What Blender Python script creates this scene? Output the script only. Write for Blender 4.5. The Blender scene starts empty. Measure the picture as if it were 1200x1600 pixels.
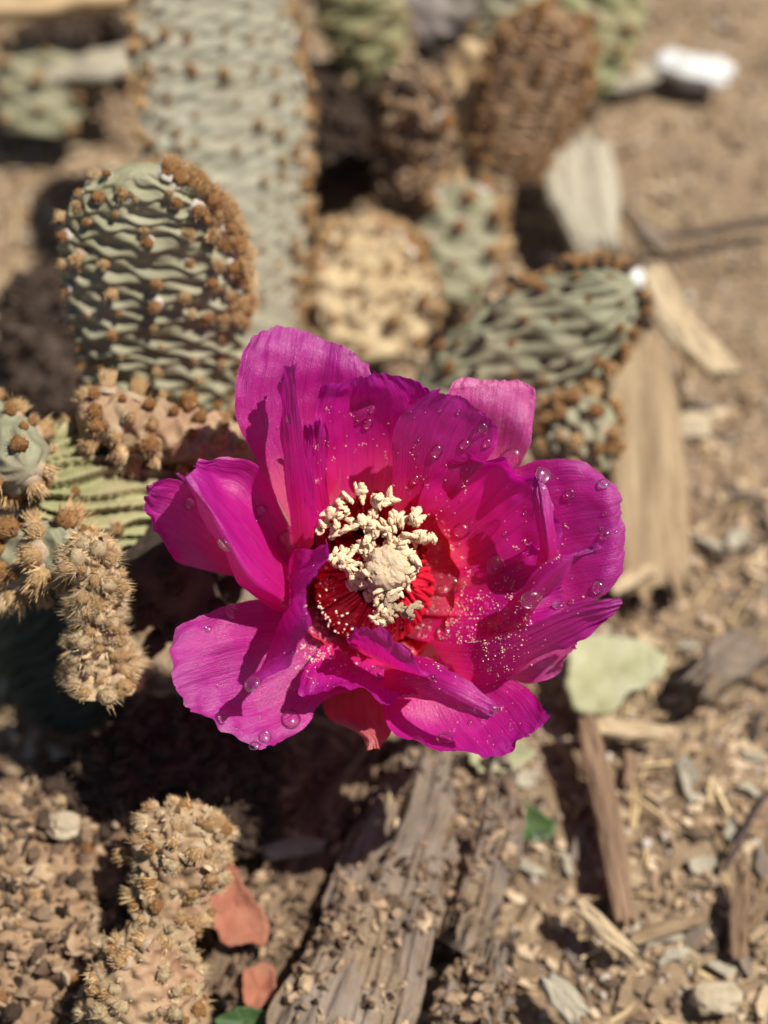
import bpy, math, random
import numpy as np
from mathutils import Vector, Matrix
from mathutils.bvhtree import BVHTree

# ------------------------------------------------------------------ units: 1 unit = 1 cm
SC = bpy.context.scene
SC.unit_settings.system = 'METRIC'
SC.unit_settings.scale_length = 0.01
RNG = np.random.default_rng(7)
random.seed(7)
R = math.radians

# ------------------------------------------------------------------ camera
PITCH, DIST, ZF = R(60), 24.0, 8.0
FPX = 800 / math.tan(R(19))
FWD = Vector((0, math.cos(PITCH), -math.sin(PITCH)))
RIGHT = Vector((1, 0, 0))
UP = Vector((0, math.sin(PITCH), math.cos(PITCH)))
CAM = Vector((0, 0, ZF)) - FWD * DIST
cd = bpy.data.cameras.new('camera')
cam = bpy.data.objects.new('camera', cd)
SC.collection.objects.link(cam)
cam.location = CAM
cam.rotation_euler = (math.pi / 2 - PITCH, 0, 0)
cd.sensor_fit = 'VERTICAL'
cd.sensor_height = 36
cd.sensor_width = 27
cd.lens = 18 / math.tan(R(19))
cd.clip_start = 0.5
cd.clip_end = 5000
cd.dof.use_dof = True
cd.dof.focus_distance = 24.35
APERTURE = 0.78                                   # diameter in cm
cd.dof.aperture_fstop = (cd.lens * 1e-3) / APERTURE
cd.dof.aperture_blades = 0
SC.camera = cam

# ------------------------------------------------------------------ sky and sun
SUN = Vector((0.47, 0.09, 0.88)).normalized()     # towards the sun
w = bpy.data.worlds.new('World')
SC.world = w
w.use_nodes = True
nt = w.node_tree
bg = nt.nodes['Background']
sky = nt.nodes.new('ShaderNodeTexSky')
sky.sky_type = 'NISHITA'
sky.sun_disc = False
sky.sun_elevation = math.asin(SUN.z)
sky.sun_rotation = math.atan2(SUN.x, SUN.y)
nt.links.new(sky.outputs[0], bg.inputs[0])
bg.inputs[1].default_value = 0.05
sd = bpy.data.lights.new('sun', 'SUN')
sd.energy = 5.0
sd.angle = R(0.53)
sd.color = (1.0, 0.95, 0.86)
sun = bpy.data.objects.new('sun', sd)
SC.collection.objects.link(sun)
sun.rotation_euler = SUN.to_track_quat('Z', 'Y').to_euler()
sun.location = SUN * 200
SC.view_settings.view_transform = 'Standard'
SC.view_settings.look = 'None'
SC.view_settings.exposure = 0.30
SC.view_settings.gamma = 1
SC.view_settings.use_curve_mapping = False
SC.cycles.max_bounces = 10
SC.cycles.transparent_max_bounces = 12
SC.cycles.use_denoising = True


# ------------------------------------------------------------------ helpers
def ray(px, py):
    return FWD + RIGHT * ((px - 600) / FPX) + UP * ((800 - py) / FPX)


def G(px, py, z=0.0):
    """the point of the photograph's pixel at height z"""
    r = ray(px, py)
    return CAM + r * ((z - CAM.z) / r.z)


def Qd(px, py, h):
    """the point of the photograph's pixel h cm in front of the flower's plane"""
    return CAM + ray(px, py) * (DIST - h)


def pxcm(p):
    return FPX / (p - CAM).dot(FWD)


def fade(t):
    return t * t * t * (t * (t * 6 - 15) + 10)


def hash3(i, j, k, seed):
    n = (i.astype(np.int64) * 73856093) ^ (j.astype(np.int64) * 19349663) ^ (k.astype(np.int64) * 83492791) ^ (seed * 2654435761)
    n = (n ^ (n >> 13)) * 1274126177
    n = n & 0x7fffffff
    n = (n ^ (n >> 16)) * 2246822519 & 0x7fffffff
    n = n ^ (n >> 11)
    return (n & 0xffff) / 65535.0


def vnoise(p, seed=0):
    """value noise, p (...,3) -> -1..1"""
    f = np.floor(p)
    t = fade(p - f)
    i, j, k = (f[..., q].astype(np.int64) for q in range(3))
    out = 0
    for a in (0, 1):
        wa = t[..., 0] if a else 1 - t[..., 0]
        for b in (0, 1):
            wb = t[..., 1] if b else 1 - t[..., 1]
            for c in (0, 1):
                wc = t[..., 2] if c else 1 - t[..., 2]
                out = out + wa * wb * wc * hash3(i + a, j + b, k + c, seed)
    return out * 2 - 1


def fbm(p, octaves=4, seed=0, gain=0.5):
    s, a, tot = 0, 1.0, 0.0
    for o in range(octaves):
        s = s + a * vnoise(p * (2.03 ** o) + o * 17.3, seed + o)
        tot += a
        a *= gain
    return s / tot


def mesh_of(name, verts, faces, mats=(), smooth=True, fmat=None, uv=None):
    me = bpy.data.meshes.new(name)
    verts = np.asarray(verts, dtype=np.float32)
    if isinstance(faces, np.ndarray):
        k = faces.shape[1]
        me.vertices.add(len(verts))
        me.vertices.foreach_set('co', verts.ravel())
        me.loops.add(faces.size)
        me.loops.foreach_set('vertex_index', faces.astype(np.int32).ravel())
        me.polygons.add(len(faces))
        me.polygons.foreach_set('loop_start', np.arange(0, faces.size, k, dtype=np.int32))
        me.polygons.foreach_set('loop_total', np.full(len(faces), k, dtype=np.int32))
    else:
        me.from_pydata([tuple(v) for v in verts.tolist()], [], faces)
    for m in mats:
        me.materials.append(m)
    if fmat is not None:
        me.polygons.foreach_set('material_index', np.asarray(fmat, dtype=np.int32))
    me.polygons.foreach_set('use_smooth', np.full(len(me.polygons), smooth, dtype=bool))
    if uv is not None:
        l = me.uv_layers.new(name='UVMap')
        vi = np.empty(len(me.loops), dtype=np.int32)
        me.loops.foreach_get('vertex_index', vi)
        l.data.foreach_set('uv', np.asarray(uv, dtype=np.float32)[vi].ravel())
    me.update(calc_edges=True)
    me.validate()
    return me


def link(name, me, parent=None, mw=None):
    o = bpy.data.objects.new(name, me)
    SC.collection.objects.link(o)
    if parent is not None:
        o.parent = parent
    if mw is not None:
        o.matrix_basis = mw
    return o


def tag(o, label=None, cat=None, group=None, kind=None):
    if label: o['label'] = label
    if cat: o['category'] = cat
    if group: o['group'] = group
    if kind: o['kind'] = kind
    return o


def grid_faces(nu, nv, wrap=False):
    """index = j*nu + i ; i over nu, j over nv"""
    i = np.arange(nu if wrap else nu - 1)
    j = np.arange(nv - 1)
    I, J = np.meshgrid(i, j)
    I, J = I.ravel(), J.ravel()
    I2 = (I + 1) % nu
    return np.stack([J * nu + I, J * nu + I2, (J + 1) * nu + I2, (J + 1) * nu + I], 1)


_ico = {}


def ico(sub):
    if sub not in _ico:
        import bmesh
        bm = bmesh.new()
        bmesh.ops.create_icosphere(bm, subdivisions=sub, radius=1)
        v = np.array([x.co[:] for x in bm.verts])
        f = np.array([[q.index for q in x.verts] for x in bm.faces])
        bm.free()
        _ico[sub] = (v, f)
    return _ico[sub]


def frame(z, xhint=Vector((1, 0, 0))):
    z = Vector(z).normalized()
    x = (Vector(xhint) - z * z.dot(Vector(xhint)))
    if x.length < 1e-4:
        x = z.orthogonal()
    x.normalize()
    y = z.cross(x)
    return Matrix((x, y, z)).transposed()


def tube_np(pts, radii, n=6):
    pts = np.asarray(pts, float)
    T = np.gradient(pts, axis=0)
    T /= np.linalg.norm(T, axis=1, keepdims=True) + 1e-9
    ref = np.array([0.31, 0.77, 0.55])
    A = np.cross(T, ref); A /= np.linalg.norm(A, axis=1, keepdims=True) + 1e-9
    B = np.cross(T, A)
    an = np.arange(n) / n * 2 * math.pi
    V = (pts[:, None] + np.asarray(radii)[:, None, None] * (np.cos(an)[None, :, None] * A[:, None] + np.sin(an)[None, :, None] * B[:, None])).reshape(-1, 3)
    return V, grid_faces(n, len(pts), True)


# ------------------------------------------------------------------ materials
def new_mat(name):
    m = bpy.data.materials.new(name)
    m.use_nodes = True
    return m, m.node_tree, m.node_tree.nodes['Principled BSDF']


def N(nt, kind, **kw):
    n = nt.nodes.new(kind)
    for k, v in kw.items():
        setattr(n, k, v)
    return n


def ramp(nt, fac, stops):
    r = N(nt, 'ShaderNodeValToRGB')
    el = r.color_ramp.elements
    while len(el) < len(stops):
        el.new(0.5)
    for e, (p, c) in zip(el, stops):
        e.position = p
        e.color = (*c, 1)
    if fac is not None:
        nt.links.new(fac, r.inputs[0])
    return r.outputs[0]


def tex(nt, scale, detail=4, rough=0.6, vec=None, dist=0.0, stretch=None, coord='Object'):
    n = N(nt, 'ShaderNodeTexNoise')
    n.inputs['Scale'].default_value = scale
    n.inputs['Detail'].default_value = detail
    n.inputs['Roughness'].default_value = rough
    n.inputs['Distortion'].default_value = dist
    if vec is None:
        tc = N(nt, 'ShaderNodeTexCoord')
        vec = tc.outputs[coord]
    if stretch:
        mp = N(nt, 'ShaderNodeMapping')
        mp.inputs['Scale'].default_value = stretch
        nt.links.new(vec, mp.inputs[0])
        vec = mp.outputs[0]
    nt.links.new(vec, n.inputs['Vector'])
    return n.outputs['Fac']


def mixc(nt, fac, a, b, mode='MIX'):
    m = N(nt, 'ShaderNodeMix', data_type='RGBA', blend_type=mode)
    for sock, v in ((m.inputs[0], fac), (m.inputs[6], a), (m.inputs[7], b)):
        if hasattr(v, 'links'):
            nt.links.new(v, sock)
        elif isinstance(v, (tuple, list)):
            sock.default_value = (*v, 1)
        else:
            sock.default_value = v
    return m.outputs[2]


def bump(nt, bs, h, strength=0.4, dist=0.05):
    b = N(nt, 'ShaderNodeBump')
    b.inputs['Strength'].default_value = strength
    b.inputs['Distance'].default_value = dist
    nt.links.new(h, b.inputs['Height'])
    nt.links.new(b.outputs[0], bs.inputs['Normal'])
    return b


def simple(name, stops, scale=3.0, rough=0.8, bs=0.5, bd=0.05, bscale=None, island=0.0, stretch=None, spec=0.25, detail=5):
    m, nt, p = new_mat(name)
    f = tex(nt, scale, detail, 0.65, stretch=stretch)
    if island:
        g = N(nt, 'ShaderNodeNewGeometry')
        mm = N(nt, 'ShaderNodeMath', operation='MULTIPLY_ADD')
        nt.links.new(g.outputs['Random Per Island'], mm.inputs[0])
        mm.inputs[1].default_value = island
        mm.inputs[2].default_value = -island / 2
        ad = N(nt, 'ShaderNodeMath', operation='ADD')
        nt.links.new(mm.outputs[0], ad.inputs[0])
        nt.links.new(f, ad.inputs[1])
        f2 = ad.outputs[0]
    else:
        f2 = f
    nt.links.new(ramp(nt, f2, stops), p.inputs['Base Color'])
    p.inputs['Roughness'].default_value = rough
    p.inputs['Specular IOR Level'].default_value = spec
    bump(nt, p, tex(nt, bscale or scale * 3, 6, 0.7, stretch=stretch), bs, bd)
    return m


def petal_mat(name, stops, tip, trans=0.35, spark=0.9, rough=0.36, silver=0.0, glit=0.008, coat=0.0):
    m, nt, p = new_mat(name)
    uvn = N(nt, 'ShaderNodeUVMap')
    sep = N(nt, 'ShaderNodeSeparateXYZ')
    nt.links.new(uvn.outputs[0], sep.inputs[0])
    n1 = tex(nt, 0.9, 3, 0.5)
    ad = N(nt, 'ShaderNodeMath', operation='MULTIPLY_ADD')
    nt.links.new(n1, ad.inputs[0]); ad.inputs[1].default_value = 0.35
    nt.links.new(sep.outputs[1], ad.inputs[2])
    sb = N(nt, 'ShaderNodeMath', operation='SUBTRACT')
    nt.links.new(ad.outputs[0], sb.inputs[0]); sb.inputs[1].default_value = 0.17
    col = ramp(nt, sb.outputs[0], stops)
    # veins run along the petal
    ve = tex(nt, 1.0, 3, 0.6, vec=uvn.outputs[0], stretch=(46, 2.2, 1), dist=0.3)
    vr = ramp(nt, ve, [(0.35, (0.72, 0.72, 0.72)), (0.62, (1.12, 1.12, 1.12))])
    col = mixc(nt, 0.55, col, vr, 'MULTIPLY')
    # thin blotches where the pigment is weaker
    bl = tex(nt, 2.6, 5, 0.7)
    br = ramp(nt, bl, [(0.52, (0, 0, 0)), (0.75, (1, 1, 1))])
    mb = N(nt, 'ShaderNodeMath', operation='MULTIPLY')
    nt.links.new(br, mb.inputs[0]); mb.inputs[1].default_value = 0.28 + silver
    col = mixc(nt, mb.outputs[0], col, tip)
    nt.links.new(col, p.inputs['Base Color'])
    p.inputs['Roughness'].default_value = rough
    p.inputs['Specular IOR Level'].default_value = 0.8
    p.inputs['Coat Weight'].default_value = coat
    p.inputs['Coat Roughness'].default_value = 0.28
    # skin cells glitter: a very fine relief on top of the vein relief
    cell = tex(nt, 48, 2, 0.6)
    if coat:
        nt.links.new(ramp(nt, tex(nt, 1.6, 4, 0.7), [(0.42, (0, 0, 0)), (0.62, (coat,) * 3)]), p.inputs['Coat Weight'])
    b1 = N(nt, 'ShaderNodeBump')
    b1.inputs['Strength'].default_value = 0.45; b1.inputs['Distance'].default_value = 0.05
    nt.links.new(ve, b1.inputs['Height'])
    b2 = N(nt, 'ShaderNodeBump')
    b2.inputs['Strength'].default_value = spark; b2.inputs['Distance'].default_value = glit
    nt.links.new(cell, b2.inputs['Height']); nt.links.new(b1.outputs[0], b2.inputs['Normal'])
    nt.links.new(b2.outputs[0], p.inputs['Normal'])
    nt.links.new(b2.outputs[0], p.inputs['Coat Normal'])
    tr = N(nt, 'ShaderNodeBsdfTranslucent')
    tcol = mixc(nt, 1.0, col, (1.5, 0.8, 1.45), 'MULTIPLY')
    nt.links.new(tcol, tr.inputs[0])
    nt.links.new(b1.outputs[0], tr.inputs['Normal'])
    mx = N(nt, 'ShaderNodeMixShader')
    mx.inputs[0].default_value = trans
    nt.links.new(p.outputs[0], mx.inputs[1]); nt.links.new(tr.outputs[0], mx.inputs[2])
    nt.links.new(mx.outputs[0], nt.nodes['Material Output'].inputs[0])
    return m


M = {}
M['petal'] = petal_mat('petal_magenta', [(0.0, (0.86, 0.30, 0.30)), (0.19, (0.84, 0.18, 0.27)), (0.32, (0.76, 0.03, 0.23)), (0.50, (0.66, 0.007, 0.28)), (0.85, (0.54, 0.010, 0.31)), (1.0, (0.42, 0.012, 0.30))], (0.60, 0.05, 0.38), trans=0.52, spark=1.0, rough=0.38)
M['petal_mid'] = petal_mat('petal_mid_magenta', [(0.0, (0.76, 0.06, 0.17)), (0.22, (0.64, 0.010, 0.24)), (0.6, (0.55, 0.012, 0.29)), (1.0, (0.43, 0.016, 0.30))], (0.58, 0.08, 0.42), trans=0.45, spark=1.0, rough=0.36, glit=.009)
M['petal_outer'] = petal_mat('petal_outer_pink', [(0.0, (0.75, 0.10, 0.18)), (0.3, (0.58, 0.012, 0.25)), (0.8, (0.48, 0.018, 0.31)), (1.0, (0.46, 0.05, 0.32))], (0.58, 0.14, 0.43), 0.42, 1.0, 0.36, 0.0, 0.016, 0.55)
M['petal_silver'] = petal_mat('petal_underside_silver', [(0.0, (0.68, 0.08, 0.26)), (0.5, (0.58, 0.07, 0.32)), (1.0, (0.58, 0.10, 0.32))], (0.78, 0.50, 0.64), 0.3, 1.0, 0.34, 0.15, 0.014, 0.45)
M['sepal'] = petal_mat('sepal_red', [(0.0, (0.50, 0.08, 0.06)), (0.5, (0.44, 0.05, 0.08)), (1.0, (0.46, 0.09, 0.08))], (0.55, 0.22, 0.22), 0.25, 0.5, 0.4)
M['cup'] = simple('flower_throat_red', [(0.3, (0.55, 0.006, 0.03)), (0.7, (0.85, 0.08, 0.12))], 2.0, 0.5, 0.4, 0.03, 9)
M['filament'] = simple('filament_red', [(0.3, (0.52, 0.005, 0.028)), (0.7, (0.76, 0.02, 0.055))], 3.0, 0.4, 0.1, 0.02, spec=0.4)
M['anther'] = simple('anther_cream', [(0.3, (0.76, 0.54, 0.34)), (0.7, (0.87, 0.68, 0.45))], 5.0, 0.85, 0.35, 0.03, 22)
M['stigma'] = simple('stigma_cream_pink', [(0.3, (0.72, 0.51, 0.32)), (0.7, (0.83, 0.64, 0.42))], 6.0, 0.5, 0.9, 0.05, 26, spec=0.4)
M['pollen'] = simple('pollen_cream', [(0.3, (0.85, 0.62, 0.45)), (0.7, (0.90, 0.74, 0.58))], 6.0, 0.9, 0.3, 0.02)


def water_mat():
    m, nt, p = new_mat('water')
    tr = N(nt, 'ShaderNodeBsdfTransparent')
    g1 = N(nt, 'ShaderNodeBsdfGlossy'); g1.inputs['Roughness'].default_value = 0.30
    g2 = N(nt, 'ShaderNodeBsdfGlossy'); g2.inputs['Roughness'].default_value = 0.08
    rf = N(nt, 'ShaderNodeBsdfRefraction'); rf.inputs['IOR'].default_value = 1.15; rf.inputs['Roughness'].default_value = 0
    ma = N(nt, 'ShaderNodeMixShader'); ma.inputs[0].default_value = 0.12
    nt.links.new(tr.outputs[0], ma.inputs[1]); nt.links.new(rf.outputs[0], ma.inputs[2])
    mg = N(nt, 'ShaderNodeMixShader'); mg.inputs[0].default_value = 0.5
    nt.links.new(g1.outputs[0], mg.inputs[1]); nt.links.new(g2.outputs[0], mg.inputs[2])
    fr = N(nt, 'ShaderNodeFresnel'); fr.inputs[0].default_value = 1.33
    fm = N(nt, 'ShaderNodeMath', operation='MULTIPLY_ADD')
    nt.links.new(fr.outputs[0], fm.inputs[0]); fm.inputs[1].default_value = 0.8; fm.inputs[2].default_value = 0.05
    mx = N(nt, 'ShaderNodeMixShader')
    nt.links.new(fm.outputs[0], mx.inputs[0]); nt.links.new(ma.outputs[0], mx.inputs[1]); nt.links.new(mg.outputs[0], mx.inputs[2])
    nt.links.new(mx.outputs[0], nt.nodes['Material Output'].inputs[0])
    return m


M['water'] = water_mat()


def pad_mat(name, lo, hi, tint, tamt=0.35, rough=0.62):
    m, nt, p = new_mat(name)
    f = tex(nt, 1.1, 5, 0.65)
    c = ramp(nt, f, [(0.3, lo), (0.68, hi)])
    f2 = tex(nt, 0.45, 4, 0.6)
    r2 = ramp(nt, f2, [(0.48, (0, 0, 0)), (0.68, (1, 1, 1))])
    k = N(nt, 'ShaderNodeMath', operation='MULTIPLY'); nt.links.new(r2, k.inputs[0]); k.inputs[1].default_value = tamt
    c = mixc(nt, k.outputs[0], c, tint)
    # waxy bloom rubbed off in specks
    sp = tex(nt, 9, 4, 0.7)
    c = mixc(nt, ramp(nt, sp, [(0.60, (0, 0, 0)), (0.72, (0.5, 0.5, 0.5))]), c, tuple(x * 0.45 for x in tint))
    nt.links.new(c, p.inputs['Base Color'])
    p.inputs['Roughness'].default_value = rough
    p.inputs['Specular IOR Level'].default_value = 0.3
    bump(nt, p, tex(nt, 12, 5, 0.7), 0.35, 0.04)
    return m


M['pad_grey'] = pad_mat('pad_grey_green', (0.255, 0.240, 0.172), (0.355, 0.335, 0.255), (0.36, 0.28, 0.19), 0.5)
M['pad_green'] = pad_mat('pad_green', (0.215, 0.204, 0.118), (0.335, 0.315, 0.205), (0.31, 0.26, 0.19), 0.35)
M['pad_olive'] = pad_mat('pad_olive', (0.165, 0.165, 0.100), (0.320, 0.310, 0.205), (0.27, 0.19, 0.13), 0.5)
M['pad_yellow'] = pad_mat('pad_yellow_green', (0.19, 0.20, 0.085), (0.36, 0.36, 0.18), (0.33, 0.20, 0.14), 0.4)
M['pad_shade'] = pad_mat('pad_green_painted_shade', (0.05, 0.055, 0.035), (0.10, 0.105, 0.065), (0.08, 0.06, 0.045), 0.5)  # green pad colour darkened to imitate the shade it stands in
M['pad_mauve'] = pad_mat('pad_mauve', (0.20, 0.165, 0.15), (0.33, 0.285, 0.26), (0.25, 0.24, 0.12), 0.4)
M['pad_pink'] = pad_mat('pad_pinkish', (0.24, 0.155, 0.085), (0.40, 0.29, 0.17), (0.34, 0.15, 0.10), 0.6)
M['pad_brown'] = pad_mat('pad_dead_brown', (0.19, 0.11, 0.06), (0.34, 0.22, 0.13), (0.36, 0.24, 0.14), 0.4, 0.9)
M['pad_tan'] = pad_mat('pad_dead_tan', (0.38, 0.25, 0.13), (0.58, 0.43, 0.25), (0.45, 0.30, 0.14), 0.4, 0.9)
M['pad_cream'] = pad_mat('pad_dead_cream', (0.40, 0.28, 0.15), (0.66, 0.54, 0.34), (0.36, 0.23, 0.12), 0.8, 0.9)
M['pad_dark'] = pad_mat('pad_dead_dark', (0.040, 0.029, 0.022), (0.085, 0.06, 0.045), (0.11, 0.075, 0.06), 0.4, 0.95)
M['felt_white'] = simple('areole_felt_white', [(0.3, (0.42, 0.36, 0.30)), (0.7, (0.66, 0.60, 0.54))], 6, 0.95, 0.5, 0.03)
M['core_brown'] = simple('areole_core_brown', [(0.3, (0.20, 0.085, 0.03)), (0.7, (0.46, 0.24, 0.09))], 5, 0.9, 0.9, 0.05, 30)
M['bristle_tan'] = simple('bristle_tan', [(0.3, (0.40, 0.22, 0.09)), (0.7, (0.70, 0.48, 0.25))], 4, 0.7, 0.1, 0.02)
M['bristle_cream'] = simple('bristle_cream', [(0.3, (0.66, 0.50, 0.30)), (0.7, (0.88, 0.76, 0.54))], 4, 0.7, 0.1, 0.02)
M['bristle_amber'] = simple('bristle_amber', [(0.3, (0.46, 0.27, 0.11)), (0.7, (0.78, 0.58, 0.34))], 5, 0.55, 0.1, 0.02, spec=.4)
M['bristle_straw'] = simple('bristle_straw', [(0.25, (0.38, 0.24, 0.11)), (0.5, (0.62, 0.46, 0.26)), (0.75, (0.84, 0.71, 0.48))], 7, 0.65, 0.1, 0.02, island=.5)
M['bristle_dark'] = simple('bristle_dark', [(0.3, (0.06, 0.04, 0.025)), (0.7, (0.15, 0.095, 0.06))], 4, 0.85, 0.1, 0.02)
M['core_cream'] = simple('areole_core_cream', [(0.3, (0.42, 0.28, 0.14)), (0.7, (0.72, 0.58, 0.38))], 5, 0.95, 0.9, 0.05, 30)
M['crumb_brown'] = simple('crumb_brown', [(0.1, (0.05, 0.032, 0.022)), (0.5, (0.18, 0.115, 0.072)), (0.9, (0.42, 0.30, 0.19))], 1.5, 0.95, 0.5, 0.05, 12, island=0.9)
M['bark_brown'] = simple('bark_brown', [(0.25, (0.10, 0.066, 0.042)), (0.5, (0.22, 0.15, 0.095)), (0.75, (0.33, 0.235, 0.15))], 1.2, 0.95, 0.9, 0.12, 5)
M['felt_tan'] = simple('areole_felt_tan', [(0.3, (0.30, 0.21, 0.13)), (0.7, (0.50, 0.38, 0.27))], 6, 0.95, 0.5, 0.03)
M['core_tan'] = simple('areole_core_tan', [(0.3, (0.34, 0.18, 0.07)), (0.7, (0.62, 0.42, 0.21))], 5, 0.9, 0.9, 0.05, 30)
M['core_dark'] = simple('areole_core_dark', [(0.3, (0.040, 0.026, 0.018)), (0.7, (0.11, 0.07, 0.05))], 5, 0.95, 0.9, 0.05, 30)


# ------------------------------------------------------------------ ground
def soil_height(x, y):
    p = np.stack([x, y, np.zeros_like(x)], -1)
    h = 0.75 * fbm(p * 0.13, 3, 3) + 0.40 * fbm(p * 0.45 + 9, 4, 11) + 0.10 * fbm(p * 2.4, 4, 5)
    # smoother sand on the far right, rougher litter near
    pit = np.exp(-(((x + 5.5) / 5.5) ** 2 + ((y - 10) / 8.0) ** 2)) + .8 * np.exp(-(((x + 1) / 3) ** 2 + ((y - 13) / 5.0) ** 2))
    h = h - 1.3 * pit
    k = np.clip((x - 3) / 4, 0, 1) * np.clip((y - 4) / 4, 0, 1)
    return h * (1 - 0.6 * k) - 0.25


def build_ground():
    e = np.concatenate([-np.geomspace(1500, 32, 16)[:-1], np.linspace(-31, 31, 330), np.geomspace(32, 1500, 16)[1:]])
    X, Y = np.meshgrid(e, e + 8)
    Z = soil_height(X, Y)
    far = np.clip((np.hypot(X, Y - 8) - 30) / 40, 0, 1)
    Z = Z * (1 - far)
    V = np.stack([X.ravel(), Y.ravel(), Z.ravel()], 1)
    m, nt, p = new_mat('soil')
    f = tex(nt, 0.55, 8, 0.68)
    c = ramp(nt, f, [(0.28, (0.19, 0.130, 0.082)), (0.5, (0.37, 0.262, 0.165)), (0.72, (0.49, 0.37, 0.24))])
    f2 = tex(nt, 7.0, 6, 0.75)
    c = mixc(nt, 0.75, c, ramp(nt, f2, [(0.3, (0.42, 0.40, 0.38)), (0.55, (1.0, 1.0, 1.0)), (0.75, (1.5, 1.45, 1.4))]), 'MULTIPLY')
    nt.links.new(c, p.inputs['Base Color'])
    p.inputs['Roughness'].default_value = 0.95
    p.inputs['Specular IOR Level'].default_value = 0.15
    bump(nt, p, tex(nt, 6.0, 8, 0.75), 0.9, 0.12)
    o = link('ground', mesh_of('ground', V, grid_faces(len(e), len(e)), [m]))
    tag(o, 'brown sandy soil covered with dry litter', None, None, 'structure')


build_ground()


def gz(x, y):
    return float(soil_height(np.array([x]), np.array([y]))[0])


def scatter_mesh(n, area, shape, dens, seed):
    """n pieces joined: shape(rng)-> (verts (k,3), faces) ; dens(x,y)->0..1"""
    rng = np.random.default_rng(seed)
    VV, FF, off = [], [], 0
    x = rng.uniform(area[0], area[1], n * 3)
    y = rng.uniform(area[2], area[3], n * 3)
    keep = rng.random(n * 3) < dens(x, y)
    x, y = x[keep][:n], y[keep][:n]
    z = soil_height(x, y)
    for q in range(len(x)):
        v, f, lift = shape(rng)
        a = rng.uniform(0, 2 * math.pi)
        tx, ty = rng.normal(0, 0.22, 2)
        ca, sa = math.cos(a), math.sin(a)
        Rz = np.array([[ca, -sa, 0], [sa, ca, 0], [0, 0, 1]])
        Rx = np.array([[1, 0, tx], [0, 1, ty], [-tx, -ty, 1]])
        v = v @ (Rx @ Rz).T
        v = v + np.array([x[q], y[q], z[q] + lift])
        VV.append(v); FF.append(f + off); off += len(v)
    return np.concatenate(VV), np.concatenate(FF)


def chip_shape(lmin, lmax, wmin, wmax, tmin, tmax):
    def sh(rng):
        l, w_, t = rng.uniform(lmin, lmax), rng.uniform(wmin, wmax), rng.uniform(tmin, tmax)
        xs = np.array([-0.5, -0.15, 0.2, 0.5]) * l
        ww = w_ * np.array([rng.uniform(.2, .8), rng.uniform(.8, 1.1), rng.uniform(.8, 1.1), rng.uniform(.15, .7)]) / 2
        bend = rng.normal(0, 0.06) * l
        zc = bend * (1 - (2 * xs / l) ** 2)
        yo = rng.normal(0, 0.04, 4) * l
        V = []
        for i in range(4):
            for sy, sz in ((-1, -1), (1, -1), (1, 1), (-1, 1)):
                V.append((xs[i], yo[i] + sy * ww[i] * rng.uniform(.85, 1.1), zc[i] + sz * t / 2))
        F = []
        for i in range(3):
            for k in range(4):
                F.append((i * 4 + k, i * 4 + (k + 1) % 4, i * 4 + 4 + (k + 1) % 4, i * 4 + 4 + k))
        F += [(3, 2, 1, 0), (12, 13, 14, 15)]
        return np.array(V), np.array(F), t * 0.6
    return sh


def grain_shape(rmin, rmax):
    iv, jf = ico(1)
    f4 = np.concatenate([jf, jf[:, 2:3]], 1)

    def sh(rng):
        r = rng.uniform(rmin, rmax) * rng.uniform(.6, 1)
        v = iv * (r * rng.uniform(.6, 1.3, 3)) * (1 + rng.normal(0, .16, (len(iv), 1)))
        return v, jf, r * 0.35
    return sh


AREA = (-17, 17, -11, 30)
M['chip'] = simple('wood_chip', [(0.15, (0.11, 0.074, 0.050)), (0.42, (0.30, 0.20, 0.122)), (0.62, (0.45, 0.325, 0.205)), (0.9, (0.62, 0.48, 0.32))], 1.2, 0.9, 0.6, 0.05, 10, island=0.75)
M['straw'] = simple('dry_straw', [(0.15, (0.15, 0.09, 0.045)), (0.5, (0.44, 0.30, 0.15)), (0.9, (0.68, 0.53, 0.30))], 1.0, 0.8, 0.4, 0.04, 10, island=0.8)
M['grain'] = simple('grit', [(0.1, (0.07, 0.05, 0.04)), (0.45, (0.30, 0.21, 0.135)), (0.7, (0.42, 0.33, 0.25)), (0.95, (0.62, 0.55, 0.48))], 1.5, 0.9, 0.5, 0.05, 12, island=0.85)


def d_litter(x, y):
    k = np.clip((x - 2.0) / 3, 0, 1) * np.clip((y - 5.5) / 3, 0, 1)
    return 1 - 0.9 * k


def d_all(x, y):
    return np.where(d_litter(x, y) < 0.4, 0.65, 0.9)


v, f = scatter_mesh(9000, AREA, chip_shape(.12, .55, .06, .22, .03, .12), d_litter, 1)
tag(link('bark_litter', mesh_of('bark_litter', v, f, [M['chip']], False)), 'small brown bark crumbs covering the soil', None, None, 'stuff')
v, f = scatter_mesh(2600, AREA, chip_shape(.6, 2.2, .03, .09, .02, .05), d_litter, 2)
tag(link('straw_litter', mesh_of('straw_litter', v, f, [M['straw']], False)), 'thin dry straw scattered over the soil', None, None, 'stuff')
v, f = scatter_mesh(22000, AREA, grain_shape(.03, .13), d_all, 3)
tag(link('grit', mesh_of('grit', v, f, [M['grain']], False)), 'fine grit and crumbs lying on the soil', None, None, 'stuff')


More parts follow.
